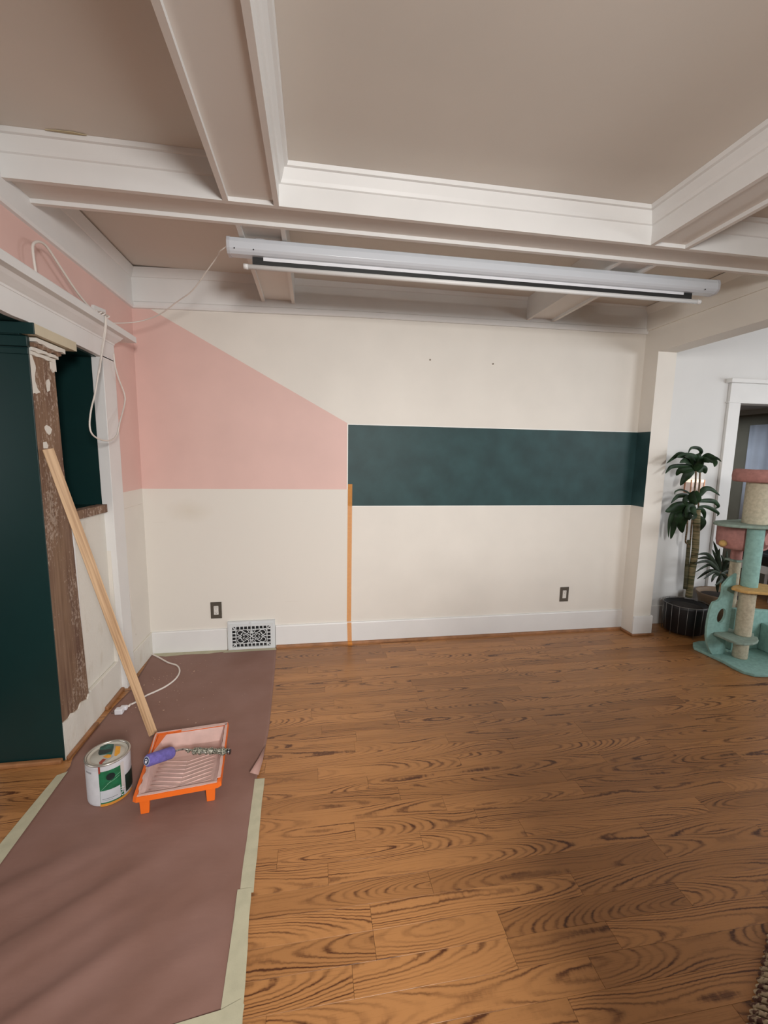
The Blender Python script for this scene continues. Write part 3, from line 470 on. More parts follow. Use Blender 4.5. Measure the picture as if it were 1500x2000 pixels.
for x in (.95, 2.95): bx('bracket', (x-.02, x+.02, SY+.02, SY+.05, 2.538, 2.5465 if x < 2 else 2.5465), SCR, t)

# ---------------------------------------------------------------- cord
CORDM = mat('white_cord_rubber', (.72, .66, .60), .5)
t = empty('extension_cord', (.03, -.5, 2.2), 'white power cord looped over the door ledge, hanging down the casing to the floor', 'cord')
def cord(name, pts, r=.0042):
    bm = BM(); tube(bm, smooth_path(pts), r, 8); return link(name, bm, CORDM, t)
cord('cord_swag', [(.794, -.93, 2.50), (.745, -.88, 2.49)]+CORDA[1:], .0032)
cord('cord_loop', [(.055, -1.149, 2.226)]+CORDB[1:], .0055)
cord('hanging_loop', [(.124, -.695, 2.20), (.124, -.705, 2.15)]+CORDC[2:])
cord('hanging_strand', [(.124, -.68, 2.20), (.122, -.70, 2.12), (.10, -.70, 2.02), (.092, -.735, 1.90)], .0035)
cord('cord_drop', CORDD, .0022)
cord('floor_cord', CORDE, .0055)
bm = BM()
for k in range(5):
    a = k*1.2; pts = [(.07+.055*math.cos(a+s*.9)*math.cos(s), -.655+.03*math.sin(s+a), 2.208+.022*math.sin(s)) for s in [i*.5 for i in range(9)]]
    tube(bm, smooth_path(pts, 3), .004, 6)
link('cord_knot', bm, CORDM, t)
bm = BM(); box(bm, .075, .118, -.80, -.765, .002, .034); box(bm, .09, .128, -.765, -.74, .006, .03); pl = link('plug', bm, mat('white_plug_plastic', (.74, .73, .76), .35), t, .006)
bm = BM(); tube(bm, [(.128, -.735, .016), (.124, -.702, .008)], .006, 8); link('plug_neck', bm, CORDM, t)
bm = BM(); box(bm, .06, .078, -.796, -.794, .012, .018); box(bm, .06, .078, -.776, -.774, .012, .018); link('prong', bm, mat('prong_metal', (.4, .38, .35), .3, 1), pl)

# ---------------------------------------------------------------- wooden stick
f0 = Vector((.358, -1.013, .0)); f1 = Vector((.026, -1.118, 1.5)); d = (f1-f0).normalized(); s = Vector((.80, .58, 0)).cross(d).cross(d)*-1
s = (Vector((.85, .5, 0))-d*Vector((.85, .5, 0)).dot(d)).normalized(); n = d.cross(s)
w, th = .021, .010; Ls = (f1-f0).length
bm = BM(); box(bm, -w, w, -th, th, .012, Ls)
o = link('wooden_stick', bm, PINE, None, .0015, label='long pale pine stick leaning against the stripped brown column', category='stick')
mw = Matrix((s, n, d)).transposed().to_4x4(); mw.translation = f0; o.matrix_world = mw

# ---------------------------------------------------------------- floor paper and tapes
bm = BM(); nx, ny = 60, 150
def edgeL(y):
    pts = [(-.03, .012), (-.42, .045), (-.50, .06), (-.70, .035), (-.94, .03), (-1.14, .03), (-1.2, .05), (-2.35, .05)]
    for (a, xa), (b, xb) in zip(pts, pts[1:]):
        if b <= y <= a: return xa+(xb-xa)*(y-a)/(b-a)
    return .05
def edgeR(y):
    pts = [(-.03, .912), (-.53, .936), (-1.04, .956), (-1.30, .95), (-1.41, .935), (-1.42, .955), (-2.35, 1.0)]
    for (a, xa), (b, xb) in zip(pts, pts[1:]):
        if b <= y <= a: return xa+(xb-xa)*(y-a)/(b-a)
    return .97
rows = []
for j in range(ny+1):
    y = -.03-2.29*j/ny; xl, xr = edgeL(y), edgeR(y); row = []
    for i in range(nx+1):
        u = i/nx; x = xl+(xr-xl)*u
        env = min(1, max(0, (-y-1.58)/.35))*min(1, u/.06)*max(0, 1-u*1.15)
        env2 = min(1, max(0, (-y-1.65)/.4))*min(1, (1-u)/.1)*min(1, u/.06)
        q = (x*.55+y*1.0)
        wv = .5+.5*math.sin(26*(y-.62*x)+2.2*math.sin(3.1*x+.7)+1.3*math.sin(5*y))
        wv2 = .5+.5*math.sin(43*(y-.55*x)+1.7*math.sin(4*x+2))
        z = .0015+.024*env*wv**2.5+.005*env*wv2**3+.0025*env2*wv2**2
        row.append(bm.verts.new((x, y, z)))
    rows.append(row)
for a, b in zip(rows, rows[1:]):
    for i in range(nx): bm.faces.new((a[i], b[i], b[i+1], a[i+1])).smooth = True
o = link('floor_paper', bm, PAPER, None, 0, recalc=False, label='brown protective paper sheet taped to the floor along the left wall', category='floor paper')
sm = o.modifiers.new('thick', 'SOLIDIFY'); sm.thickness = .0006; sm.offset = 0
bm = BM(); A = [(.953, -1.18, .004), (.952, -1.30, .010), (.944, -1.40, .014)]; B2 = [(.950, -1.18, .006), (.932, -1.30, .024), (.905, -1.40, .030)]
va = [bm.verts.new(p) for p in A]; vb = [bm.verts.new(p) for p in B2]
for i in range(2): bm.faces.new((va[i], va[i+1], vb[i+1], vb[i])).smooth = True
fo = link('curled_edge', bm, mat('paper_underside', (.40, .23, .19), .6), o, 0, recalc=False, label='paler curled-up paper edge'); sm = fo.modifiers.new('t', 'SOLIDIFY'); sm.thickness = .001
def tape(pts, label, z=.003, m=TAPE, cat='tape'):
    bm = BM(); n = len(pts)//2; L, Rr = pts[:n], pts[n:][::-1]
    poly_mesh(bm, [(x, y, z+.0004) for x, y in pts], (0, 0, .0008)); return link('masking_tape', bm, m, None, 0, label=label, category=cat)
def ragged(x0, x1, y0, y1, dx0=0, dx1=0):
    """strip from y0 (far) to y1 (near)"""
    L = [(x0+(dx0)*(i/8)+rnd.uniform(-.0012, .0012), y0+(y1-y0)*i/8) for i in range(9)]; Rr = [(x1+(dx1)*(i/8)+rnd.uniform(-.0012, .0012), y0+(y1-y0)*i/8) for i in range(9)]
    return L+Rr[::-1]
tape(ragged(.929, .972, -1.41, -1.945, .018, .022), 'pale masking tape on the right edge of the floor paper, upper piece', .002)
tape(ragged(.940, .985, -1.93, -2.30, .012, .028), 'pale masking tape on the right edge of the floor paper, piece nearest the camera', .0045)
tape([(.024, -1.262), (.017, -1.62), (.012, -2.4), (.065, -2.4), (.075, -1.71), (.06, -1.242)], 'pale masking tape along the left edge of the floor paper by the green panel', .004)
tape([(.30, -2.318), (.83, -2.275), (.95, -2.262), (1.0, -2.245), (1.012, -2.26), (1.01, -2.30), (.30, -2.37)], 'pale masking tape across the bottom end of the floor paper', .0065)
tape([(.02, -.018), (.30, -.019), (.545, -.018), (.545, -.045), (.42, -.068), (.25, -.062), (.12, -.078), (.03, -.05)], 'pale masking tape between floor paper and baseboard left of the vent', .002)
tape([(.55, -.031), (.905, -.031), (.912, -.062), (.7, -.064), (.52, -.068)], 'pale masking tape on the floor paper under the white vent', .002)
def tape_orange():
    m = bpy.data.materials.new('orange_washi_tape'); m.use_nodes = True; t = NT(m); co = t.new('ShaderNodeTexCoord').outputs['Object']
    t.l.new(t.ramp(t.noise(co, 60, 2), [(.3, (.80, .31, .045)), (.7, (.88, .37, .06))]), t.b.inputs['Base Color']); t.b.inputs['Roughness'].default_value = .6
    tr = t.new('ShaderNodeBsdfTransparent'); mx = t.new('ShaderNodeMixShader'); mx.inputs[0].default_value = .38
    out = t.n['Material Output']; t.l.new(t.b.outputs[0], mx.inputs[1]); t.l.new(tr.outputs[0], mx.inputs[2]); t.l.new(mx.outputs[0], out.inputs[0]); return m
bm = BM(); yy = -.0006
P = [(1.460, -.0008, 1.272), (1.459, -.0008, 1.1), (1.458, -.0008, .7), (1.457, -.0008, .176)]
strip = [(x, y, z) for x, y, z in P]+[(1.458, -.0175, .172), (1.462, -.0175, .02), (1.463, -.0355, .018), (1.464, -.0365, .002), (1.464, -.055, .001)]
Lv = [bm.verts.new(p) for p in strip]; Rv = [bm.verts.new((p[0]+.034, p[1], p[2])) for p in strip]
for i in range(len(strip)-1): bm.faces.new((Lv[i], Lv[i+1], Rv[i+1], Rv[i]))
link('painters_tape', bm, tape_orange(), None, 0, label='thin vertical strip of orange painter tape running down the back wall', category='tape')

# chips of paint on the paper
bm = BM()
for k in range(90):
    if k < 60: x, y = rnd.gauss(.27, .10), rnd.gauss(-.50, .16)
    else: x, y = rnd.uniform(.1, .8), rnd.uniform(-1.0, -.1)
    if not (.08 < x < .88 and -1.0 < y < -.1): continue
    a = rnd.uniform(0, 3); s = rnd.uniform(.002, .0045 if k > 8 else .009); z = .004
    v = [bm.verts.new((x+s*math.cos(a+b)*rnd.uniform(.5, 1.2), y+s*math.sin(a+b)*rnd.uniform(.5, 1.2), z+rnd.uniform(-.001, .001))) for b in (0, 1.7, 3.1, 4.6)]
    bm.faces.new(v)
link('paint_chips', bm, mat('chip_tan', (.55, .38, .28), .7), bpy.data.objects['floor_paper'], 0, kind='stuff', label='small pale paint chips')

# ---------------------------------------------------------------- paint tray
ORANGE = mat('orange_plastic', (.80, .145, .012), .4, var=.05)
PFILM = mat('dried_pink_paint', (.62, .42, .37), .5, var=.08, vs=22, bump=.2, bs=60)
tp = Vector((.606, -1.316, 0)); vd = Vector((.051, -.428, 0)).normalized(); ud = Vector((-vd.y, vd.x, 0)) ; ud = ud if ud.x > 0 else -ud
t = empty('paint_tray', tp, 'orange plastic roller tray coated inside with dried pink paint, standing on the brown paper', 'paint tray')
def U(u, v, z): p = tp+ud*u+vd*v; return (p.x, p.y, z)
def tray_section(off):
    """rows of (v, half width, z) from back rim to front rim"""
    return [(-.215, .172, .085), (-.200, .158, .083), (-.182, .140, .014), (-.105, .137, .012), (.165, .137, .058), (.200, .145, .070), (.215, .160, .074)]
bm = BM()
def shell(off, zup, rim=True):
    secs = []
    R_ = [(-.198, .083), (-.180, .013), (-.100, .011), (.180, .060), (.203, .078)]
    for v, z in R_:
        hw = .138 if z < .08 else .15
        if z == .078: hw = .15
        secs.append([U(-.158+off, v, .083 if v < .2 else .078), U(-hw+off*.5+(.0), v, z+zup), U(hw-off*.5, v, z+zup), U(.158-off, v, .083 if v < .2 else .078)])
    rows = [[bm.verts.new(p) for p in r] for r in secs]
    for a, b in zip(rows, rows[1:]):
        for k in range(3): bm.faces.new((a[k], b[k], b[k+1], a[k+1]))
shell(0, 0)
# rim flange with turned-down lip
outer = [(-.170, -.212), (.170, -.212), (.172, -.20), (.168, .205), (.155, .215), (-.155, .215), (-.168, .205), (-.172, -.20)]
inner = [(-.155, -.196), (.155, -.196), (.157, -.19), (.157, .196), (.15, .202), (-.15, .202), (-.157, .196), (-.157, -.19)]
def rz(v): return .086 if v < .19 else .081
vo = [bm.verts.new(U(u, v, rz(v))) for u, v in outer]; vi = [bm.verts.new(U(u, v, rz(v))) for u, v in inner]; vd_ = [bm.verts.new(U(u*1.015, v*1.01, rz(v)-(.019 if v > .1 else .012))) for u, v in outer]
for k in range(8):
    j = (k+1) % 8; bm.faces.new((vo[k], vo[j], vi[j], vi[k])); bm.faces.new((vo[k], vd_[k], vd_[j], vo[j]))
pan = link('pan', bm, ORANGE, t, 0, recalc=False); m_ = pan.modifiers.new('t', 'SOLIDIFY'); m_.thickness = .0025; m_.offset = -1
bm = BM()
secs = [(-.192, .083, .150), (-.1775, .0165, .134), (-.100, .0145, .134), (.180, .0635, .134), (.199, .0815, .148)]
rows = []
for v, z, hw in secs:
    top = .0845 if v < .19 else .080
    e = .0 if v > -.1 else .0
    rows.append([bm.verts.new(p) for p in (U(-.1535, v, top), U(-hw, v, z), U(hw, v, z), U(.1535, v, top))])
for a, b in zip(rows, rows[1:]):
    for k in range(3):
        f = bm.faces.new((a[k], b[k], b[k+1], a[k+1]))
film = link('paint_coat', bm, PFILM, t, 0, recalc=False, label='dried pale pink paint coat')
m_ = film.modifiers.new('t', 'SOLIDIFY'); m_.thickness = .001
# pink paint on parts of the rim
def rimpaint(pts):
    bm = BM(); poly_mesh(bm, [U(u, v, (.0862 if v < .19 else .0815)) for u, v in pts], (0, 0, .0034)); link('rim_paint', bm, PFILM, t, 0, label='pink paint on the rim')
def rim_strip(a, b, w, n=14, jit=.0025):
    a = Vector(a); b = Vector(b); dd = (b-a).normalized(); nn = Vector((-dd.y, dd.x))
    L = [a+(b-a)*i/n+nn*rnd.uniform(-jit, jit) for i in range(n+1)]; R2 = [a+(b-a)*i/n+nn*(w+rnd.uniform(-jit, jit)) for i in range(n+1)]
    rimpaint([tuple(p) for p in L+R2[::-1]])
rim_strip((-.05, -.212), (.170, -.212), .018, 14, .001); rim_strip((-.168, -.212), (-.05, -.212), .006, 8, .001)
rim_strip((.171, -.20), (.168, .188), .013, 14, .001); rim_strip((.155, .213), (-.155, .213), .011, 18, .0015)
rim_strip((-.155, .188), (-.155, -.03), .008, 14, .003); rim_strip((-.160, .05), (-.171, -.20), .006, 8, .002)
# bare orange left corner inside
bm = BM(); poly_mesh(bm, [U(-.1552, -.195, .0852), U(-.118, -.1935, .0846), U(-.15, -.188, .070), U(-.1542, -.10, .070), U(-.1552, -.06, .0852)], tuple(Vector((.0, .0, .0014)))); link('bare_corner', bm, ORANGE, t, 0, label='bare orange plastic corner')
# chevron ridges on the ramp
for k in range(8):
    v0 = -.055+k*.034
    for sgn in (-1, 1):
        bm = BM(); pts = []
        for q in (0, .25, .5, .75, 1):
            u = sgn*.124*q; v = min(.165, max(-.095, v0+.02-.05*q))
            z = .0145+(v+.100)/.28*.049
            pts.append(U(u, v, z+.0012))
        tube(bm, pts, .0030, 6); link('ridge', bm, PFILM, t)
for u in (-.128, .128):
    bm = BM(); poly_mesh(bm, [U(u-.020, .196, .066), U(u+.020, .196, .066), U(u+.016, .200, 0.003), U(u-.016, .200, 0.003)], tuple(vd*.016)); link('leg', bm, ORANGE, t, .002)

# ---------------------------------------------------------------- roller
t = empty('paint_roller', (.52, -1.34, .085), 'small purple paint roller lying across the tray with its paint-crusted handle', 'paint roller')
ra = Vector((.471, -1.405, .140)); rb = Vector((.560, -1.284, .092)); ax = (rb-ra).normalized()
PUR = mat('purple_nap', (.155, .125, .40), .95, var=.2, vs=60, bump=.8, bs=500)
bm = BM(); pr_ = [ra+ax*(-.002), ra+ax*.002, ra+ax*.006, ra+ax*.12, ra+ax*.128, ra+ax*.131]; tube(bm, pr_, [.020, .0245, .026, .0265, .023, .012], 28); link('roller_cover', bm, PUR, t)
def disc(c, nrm, r, th, m, name, parent, seg=28, **kw):
    bm = BM(); tube(bm, [c, c+nrm*th], r, seg); return link(name, bm, m, parent, **kw)
disc(ra-ax*.0022, -ax, .0185, .0014, mat('pale_blue_foam', (.42, .46, .62), .8), 'end_ring', t)
ec = disc(ra-ax*.0036, -ax, .0150, .0012, mat('navy_cap', (.03, .035, .09), .6), 'end_cap', t)
ev = Vector((0, 0, 1)); ev = (ev-ax*ev.dot(ax)).normalized(); eu = ax.cross(ev)
cc = ra-ax*.0050
WP = mat('white_print', (.75, .76, .80), .7)
for (a, b, r) in ((0, -.004, .0062), (-.0065, .004, .0024), (-.002, .007, .0024), (.003, .007, .0024), (.0072, .003, .0022)):
    disc(cc+eu*a+ev*b, -ax, r, .0008, WP, 'print_mark', ec, 14)
STEEL = mat('paint_spattered_steel', (.45, .43, .38), .38, .7, var=.6, vs=90, bump=.6, bs=150)
bm = BM(); tube(bm, smooth_path([rb-ax*.01, rb+ax*.010, rb+Vector((.035, -.004, .006)), Vector((.63, -1.29, .09)), Vector((.70, -1.33, .100))]), .0042, 8); link('frame_rod', bm, STEEL, t)
bm = BM(); pts = []; rs = []
for i in range(46):
    q = i/45; pts.append(Vector((.60, -1.285, .088)).lerp(Vector((.800, -1.342, .104)), q)+Vector((0, rnd.uniform(-.0025, .0025), rnd.uniform(-.0015, .0025)))); rs.append((.006 if q < .2 else .0135)+rnd.uniform(-.004, .004))
tube(bm, pts, rs, 9); 
for f in bm.faces: f.smooth = False
def crust():
    m = bpy.data.materials.new('crusted_grey_paint'); m.use_nodes = True; t = NT(m); co = t.new('ShaderNodeTexCoord').outputs['Object']
    n = t.noise(co, 170, 3, .6); t.l.new(t.ramp(n, [(.40, (.03, .035, .025)), (.50, (.26, .25, .19)), (.62, (.52, .50, .42))]), t.b.inputs['Base Color'])
    t.b.inputs['Roughness'].default_value = .35; t.b.inputs['Metallic'].default_value = .25; t.bump(n, .9, .004); return m
link('handle', bm, crust(), t)
bm = BM(); tube(bm, [(.797, -1.342, .104), (.812, -1.344, .104)], [.012, .0115], 16); link('handle_ring', bm, mat('black_glossy_ring', (.02, .02, .02), .15), t)
bm = BM(); tube(bm, [(.803, -1.3425, .104), (.807, -1.343, .104)], .0126, 16); link('handle_band', bm, mat('silver_band', (.7, .7, .7), .2, 1), t)

# ---------------------------------------------------------------- paint can
cx, cy = .311, -1.398; RC = .0845; CB = .003
t = empty('paint_can', (cx, cy, CB), 'white gallon paint can with green label and paint-smeared lid beside the orange tray', 'paint can')
CANW = mat('white_can_label', (.60, .60, .62), .4, var=.05, vs=30, bump=.15, bs=80)
bm = BM(); lathe(bm, [(RC-.004, 0), (RC-.001, .002), (RC, .006), (RC, .180), (RC+.001, .184)], (cx, cy, CB), 64, caps=False); link('can_body', bm, CANW, t)
MET = mat('tin_metal', (.50, .47, .42), .35, .8, var=.1)
bm = BM(); lathe(bm, [(RC+.001, .183), (RC+.003, .186), (RC+.001, .190), (RC-.004, .191), (RC-.007, .187), (RC-.007, .181)], (cx, cy, CB), 64, caps=False); link('rim', bm, MET, t)
bm = BM(); lathe(bm, [(RC-.0075, .180), (RC-.0085, .1875), (RC-.012, .1875), (RC-.0145, .182), (RC-.022, .1815), (RC-.024, .184), (.001, .184)], (cx, cy, CB), 64, caps=False); lid = link('lid', bm, mat('cream_lid', (.52, .49, .42), .35, .2, var=.06, vs=25), t)
def lidpatch(pts, m, h, nm, lb):
    bm = BM(); poly_mesh(bm, [(x, y, CB+.184+h) for x, y in pts], (0, 0, .0007)); link(nm, bm, m, lid, 0, label=lb)
DG = mat('teal_green_paint', (.012, .09, .07), .3, var=.5, vs=60); BK = mat('blackish_green_paint', (.008, .02, .018), .3)
YO = mat('orange_sticker', (.72, .33, .03), .5, var=.12, vs=50); RD = mat('red_brown_drip', (.30, .045, .025), .4)
lidpatch([(.256, -1.333), (.272, -1.330), (.31, -1.337), (.32, -1.364), (.332, -1.408), (.304, -1.404), (.282, -1.406), (.262, -1.361)], DG, .0004, 'lid_label', 'green label patch')
lidpatch([(.264, -1.372), (.291, -1.373), (.314, -1.368), (.324, -1.388), (.302, -1.398), (.279, -1.406), (.271, -1.394)], BK, .0012, 'dark_smear', 'blackish smear')
lidpatch([(.307, -1.425), (.322, -1.431), (.337, -1.412), (.345, -1.425), (.331, -1.455), (.318, -1.457)], mat('grey_sticker', (.42, .41, .38), .5), .0004, 'lid_sticker', 'grey sticker')
lidpatch([(.302, -1.420), (.316, -1.408), (.332, -1.414), (.336, -1.427), (.324, -1.433)], YO, .0020, 'orange_dot', 'orange blob')
lidpatch([(.324, -1.352), (.346, -1.358), (.362, -1.402), (.354, -1.422), (.345, -1.418)], YO, .0004, 'orange_sticker', 'orange rectangular sticker')
lidpatch([(.308, -1.435), (.322, -1.440), (.318, -1.458), (.319, -1.470), (.311, -1.472), (.303, -1.458)], RD, .0026, 'red_smear', 'red drip')
def wrap(a0, a1, z0, z1, off, m, nm, lb=None, parent=None, seg=10, pts=None):
    bm = BM(); r = RC+off
    cols = []
    for i in range(seg+1):
        a = math.radians(a0+(a1-a0)*i/seg); zz0, zz1 = (z0, z1) if pts is None else pts(i/seg)
        cols.append([bm.verts.new((cx+r*math.cos(a), cy+r*math.sin(a), CB+z)) for z in (zz0, zz1)])
    for a, b in zip(cols, cols[1:]): bm.faces.new((a[0], b[0], b[1], a[1])).smooth = True
    o = link(nm, bm, m, parent or t, 0, recalc=False)
    if lb: o['label'] = lb
    return o
GL = mat('label_green', (.012, .13, .055), .35, var=.25, vs=40)
lab = wrap(-91, -30, .012, .160, .0006, GL, 'label', 'green printed label', seg=20)
wrap(-90, -40, .018, .072, .0010, mat('label_white_panel', (.55, .57, .60), .4), 'label_panel', 'white text panel', lab)
wrap(-86, -48, .033, .0345, .0013, BK, 'text_line', None, lab); wrap(-86, -60, .026, .027, .0013, BK, 'text_line', None, lab)
wrap(-150, -91, .012, .165, .0006, CANW, 'label_wrap', 'white crumpled back of the label')
wrap(-36, -26, .04, .170, .0010, mat('label_pale_band', (.55, .50, .47), .4), 'pale_band', 'pale vertical band', lab)
wrap(-24, 20, .02, .10, .0007, mat('label_black', (.015, .03, .022), .35), 'dark_band', 'dark label side', lab)
wrap(-92, 5, .0005, .012, .0009, mat('orange_stripe', (.62, .26, .04), .4), 'orange_stripe', 'orange bottom stripe', lab, 20)
wrap(-135, -112, .150, .158, .0010, mat('grey_print', (.3, .3, .32), .5), 'barcode_line', None, lab)
wrap(-91, -86, .128, .184, .0014, RD, 'red_drip', 'red drip down the side', None, 3, lambda q: (.15+.012*abs(q-.4), .184))
# black round emblem with fine line
bm = BM(); vs_ = []
for k in range(24):
    a = 2*math.pi*k/24; az = math.radians(-62+11*math.cos(a)); vs_.append(bm.verts.new((cx+(RC+.0024)*math.cos(az), cy+(RC+.0024)*math.sin(az), CB+.130+.016*math.sin(a))))
bm.faces.new(vs_[::-1]); link('emblem', bm, BK, lab, 0, recalc=False, label='black round emblem')
for (za, zb, aa, ab) in ((.075, .11, -88, -62), (.10, .118, -72, -40), (.118, .13, -60, -38)):
    bm = BM(); pts = [(cx+(RC+.0014)*math.cos(math.radians(aa+(ab-aa)*i/8)), cy+(RC+.0014)*math.sin(math.radians(aa+(ab-aa)*i/8)), CB+za+(zb-za)*i/8) for i in range(9)]
    tube(bm, pts, .0006, 5); link('leaf_line', bm, mat('pale_green_line', (.25, .5, .33), .5), lab)
# large letters running up the label
def letter(ch, az, zc, size):
    cu = bpy.data.curves.new('letter', 'FONT'); cu.body = ch; cu.size = size; cu.align_x = 'CENTER'; cu.align_y = 'CENTER'
    tmp = bpy.data.objects.new('tmp', cu); C.objects.link(tmp); bpy.context.view_layer.update()
    me = bpy.data.meshes.new_from_object(tmp.evaluated_get(bpy.context.evaluated_depsgraph_get())); bpy.data.objects.remove(tmp)
    for v in me.vertices:
        x, y = v.co.x, v.co.y; x, y = -y, x
        a = math.radians(az)+x/RC; v.co = (cx+(RC+.0016)*math.cos(a), cy+(RC+.0016)*math.sin(a), CB+zc+y)
    me.materials.append(WP); o = bpy.data.objects.new('letter', me); C.objects.link(o); o.parent = lab; o.matrix_parent_inverse = lab.matrix_world.inverted()
letter('O', -33, .026, .022); letter('W', -33, .046, .026)
for o_ in [o_ for o_ in bpy.data.objects if o_.name.startswith('letter')]: o_.matrix_parent_inverse = t.matrix_basis.inverted() if False else o_.matrix_parent_inverse

# ---------------------------------------------------------------- outlets, vent, wall anchors
def outlet(x0, x1, z0, z1, label, kind):
    t = empty('wall_outlet', ((x0+x1)/2, 0, z0), label, 'outlet')
    bx('cover_plate', (x0, x1, -.006, 0, z0, z1), mat('grey_brown_plate', (.105, .09, .07), .45, .3), t, .002)
    mx, mz = (x0+x1)/2, (z0+z1)/2
    r = bx('receptacle', (mx-.017, mx+.017, -.009, -.003, mz-.034, mz+.034), mat('white_receptacle', (.68, .65, .60), .35), t, .002)
    bm = BM()
    for dz in ((-.018, .018) if kind == 'duplex' else (.02,)):
        box(bm, mx-.008, mx-.006, -.0096, -.0085, mz+dz, mz+dz+.008); box(bm, mx+.006, mx+.008, -.0096, -.0085, mz+dz, mz+dz+.008); box(bm, mx-.002, mx+.002, -.0096, -.0085, mz+dz-.009, mz+dz-.005)
    link('slots', bm, BLACK, r)
outlet(.431, .511, .250, .378, 'brown-grey outlet plate with white receptacle left of the white vent', 'duplex')
outlet(3.283, 3.362, .270, .398, 'brown-grey outlet plate with white receptacle near the right end of the wall', 'single')
for x, z in ((2.077, 2.215), (2.58, 2.209)):
    bm = BM(); tube(bm, [(x, 0, z), (x, -.004, z)], .006, 10)
    link('wall_anchor', bm, mat('anchor_brown', (.2, .15, .11), .6), None, 0, label='small brown wall anchor high on the cream wall, %s one' % ('left' if x < 2.3 else 'right'), category='wall anchor')
t = empty('floor_register', (.725, -.02, 0), 'white cast-iron scrollwork vent grille set in the baseboard', 'vent')
VW = mat('white_cast_vent', (.66, .68, .68), .4, var=.03)
X0, X1, Z0_, Z1_ = .552, .902, .0, .218
bm = BM()
for a, b, c, d_ in ((X0, X0+.018, Z0_, Z1_+.006), (X1-.018, X1, Z0_, Z1_+.006), (X0+.018, X1-.018, Z0_, .012), (X0+.018, X1-.018, Z1_-.012, Z1_+.006)): box(bm, a, b, -.022, 0, c, d_)
link('surround', bm, VW, t)
gx0, gx1, gz0, gz1 = .585, .868, .022, .185
bx('dark_cavity', (gx0-.01, gx1+.01, -.012, -.008, gz0-.005, gz1+.005), BLACK, t)
bm = BM()
for a, b, c, d_ in ((X0+.012, gx0, .008, Z1_-.012), (gx1, X1-.012, .008, Z1_-.012), (gx0, gx1, .008, gz0), (gx0, gx1, gz1, Z1_-.012)): box(bm, a, b, -.028, -.012, c, d_)
fr_ = link('frame', bm, VW, t)
bm = BM(); G = -.0235
def bar(a, b, r=.0035): tube(bm, [(a[0], G, a[1]), (b[0], G, b[1])], r, 6)
inx0, inx1, inz0, inz1 = gx0+.027, gx1-.027, gz0+.027, gz1-.027
for a, b in (((inx0, inz0), (inx1, inz0)), ((inx0, inz1), (inx1, inz1)), ((inx0, inz0), (inx0, inz1)), ((inx1, inz0), (inx1, inz1)),
             ((gx0, gz0), (inx0, inz0)), ((gx1, gz0), (inx1, inz0)), ((gx0, gz1), (inx0, inz1)), ((gx1, gz1), (inx1, inz1))): bar(a, b, .004)
for k in range(9):
    x = inx0+(inx1-inx0)*k/8; bar((x, gz0-.002), (x, inz0), .0045); bar((x, inz1), (x, gz1+.002), .0045)
for k in range(5):
    z = inz0+(inz1-inz0)*k/4; bar((gx0-.002, z), (inx0, z), .0045); bar((inx1, z), (gx1+.002, z), .0045)
link('border_bars', bm, VW, t)
bm = BM(); mx, mz = (inx0+inx1)/2, (inz0+inz1)/2; hw, hh = (inx1-inx0)/2, (inz1-inz0)/2
def sc(pts, r=.0027):
    for sx in (-1, 1):
        for sz in (-1, 1): tube(bm, smooth_path([(mx+sx*a*hw, G, mz+sz*b*hh) for a, b in pts], 4), r, 6)
sc([(0, 0), (.25, .35), (.5, .72), (.62, .95), (.7, 1)]); sc([(.5, .72), (.7, .9), (.88, .72), (.9, .4), (.76, .22), (.62, .35), (.68, .55)])
sc([(.30, .95), (.18, .7), (.30, .45), (.5, .72)]); sc([(.30, .95), (.12, .9), (.06, .6), (.16, .5)]); sc([(.5, .72), (.62, .45), (.75, .12), (.98, 0)])
sc([(.2, 0), (.35, .28), (.48, .36), (.54, .18), (.42, .10)]); sc([(0, .0), (.09, .3), (0, .62)]); sc([(.0, 1), (.0, .6)]); sc([(.9, 1), (.98, .8)]); sc([(.75, .12), (.62, 0)])
link('scrollwork', bm, VW, t)
bm = BM(); box(bm, mx-.004, mx+.004, -.036, -.024, inz1-.03, gz1+.012); box(bm, mx-.010, mx+.010, -.030, -.012, Z1_-.016, Z1_+.002); link('lever', bm, VW, t, .002)

# ---------------------------------------------------------------- plants
LEAF = mat('dark_glossy_leaf', (.016, .038, .014), .55, var=.5, vs=14, spec=.25)
LEAF2 = mat('grey_green_leaf', (.026, .040, .022), .6, var=.5, vs=20)
def leaf_mesh(pts, w, twist=0):
    P = smooth_path(pts, 5); n = len(P); bm = BM(); rows = []
    view = Vector((.62, .78, 0))
    for i, p in enumerate(P):
        q = i/(n-1); d = (P[min(i+1, n-1)]-P[max(i-1, 0)]).normalized()
        s = d.cross(Vector((.55, .83, 0))); s = s.normalized() if s.length > .05 else Vector((0, 0, 1))
        s = (s+Vector((.15, -.4, .0))*twist).normalized()
        ww = w/2*(.32+.68*math.sin(math.pi*min(1, q*1.25))**.8 if q < .4 else math.sin(math.pi*(.5+.5*((q-.4)/.6)))**.75*1.0 if q < 1 else 0)
        ww = max(ww, .0008); nrm = d.cross(s).normalized()
        rows.append([bm.verts.new(p-s*ww+nrm*ww*.25), bm.verts.new(p), bm.verts.new(p+s*ww+nrm*ww*.25)])
    for a, b in zip(rows, rows[1:]):
        for k in range(2): bm.faces.new((a[k], a[k+1], b[k+1], b[k])).smooth = True
    return bm
def plant_leaves(data, m, parent, wmul=1.0):
    for i, (pts, w) in enumerate(data):
        o = link('leaf', leaf_mesh(pts, w*wmul, (i % 5-2)*.3), m, parent, 0, recalc=False); s_ = o.modifiers.new('t', 'SOLIDIFY'); s_.thickness = .0008
PC = (4.385, -.150)
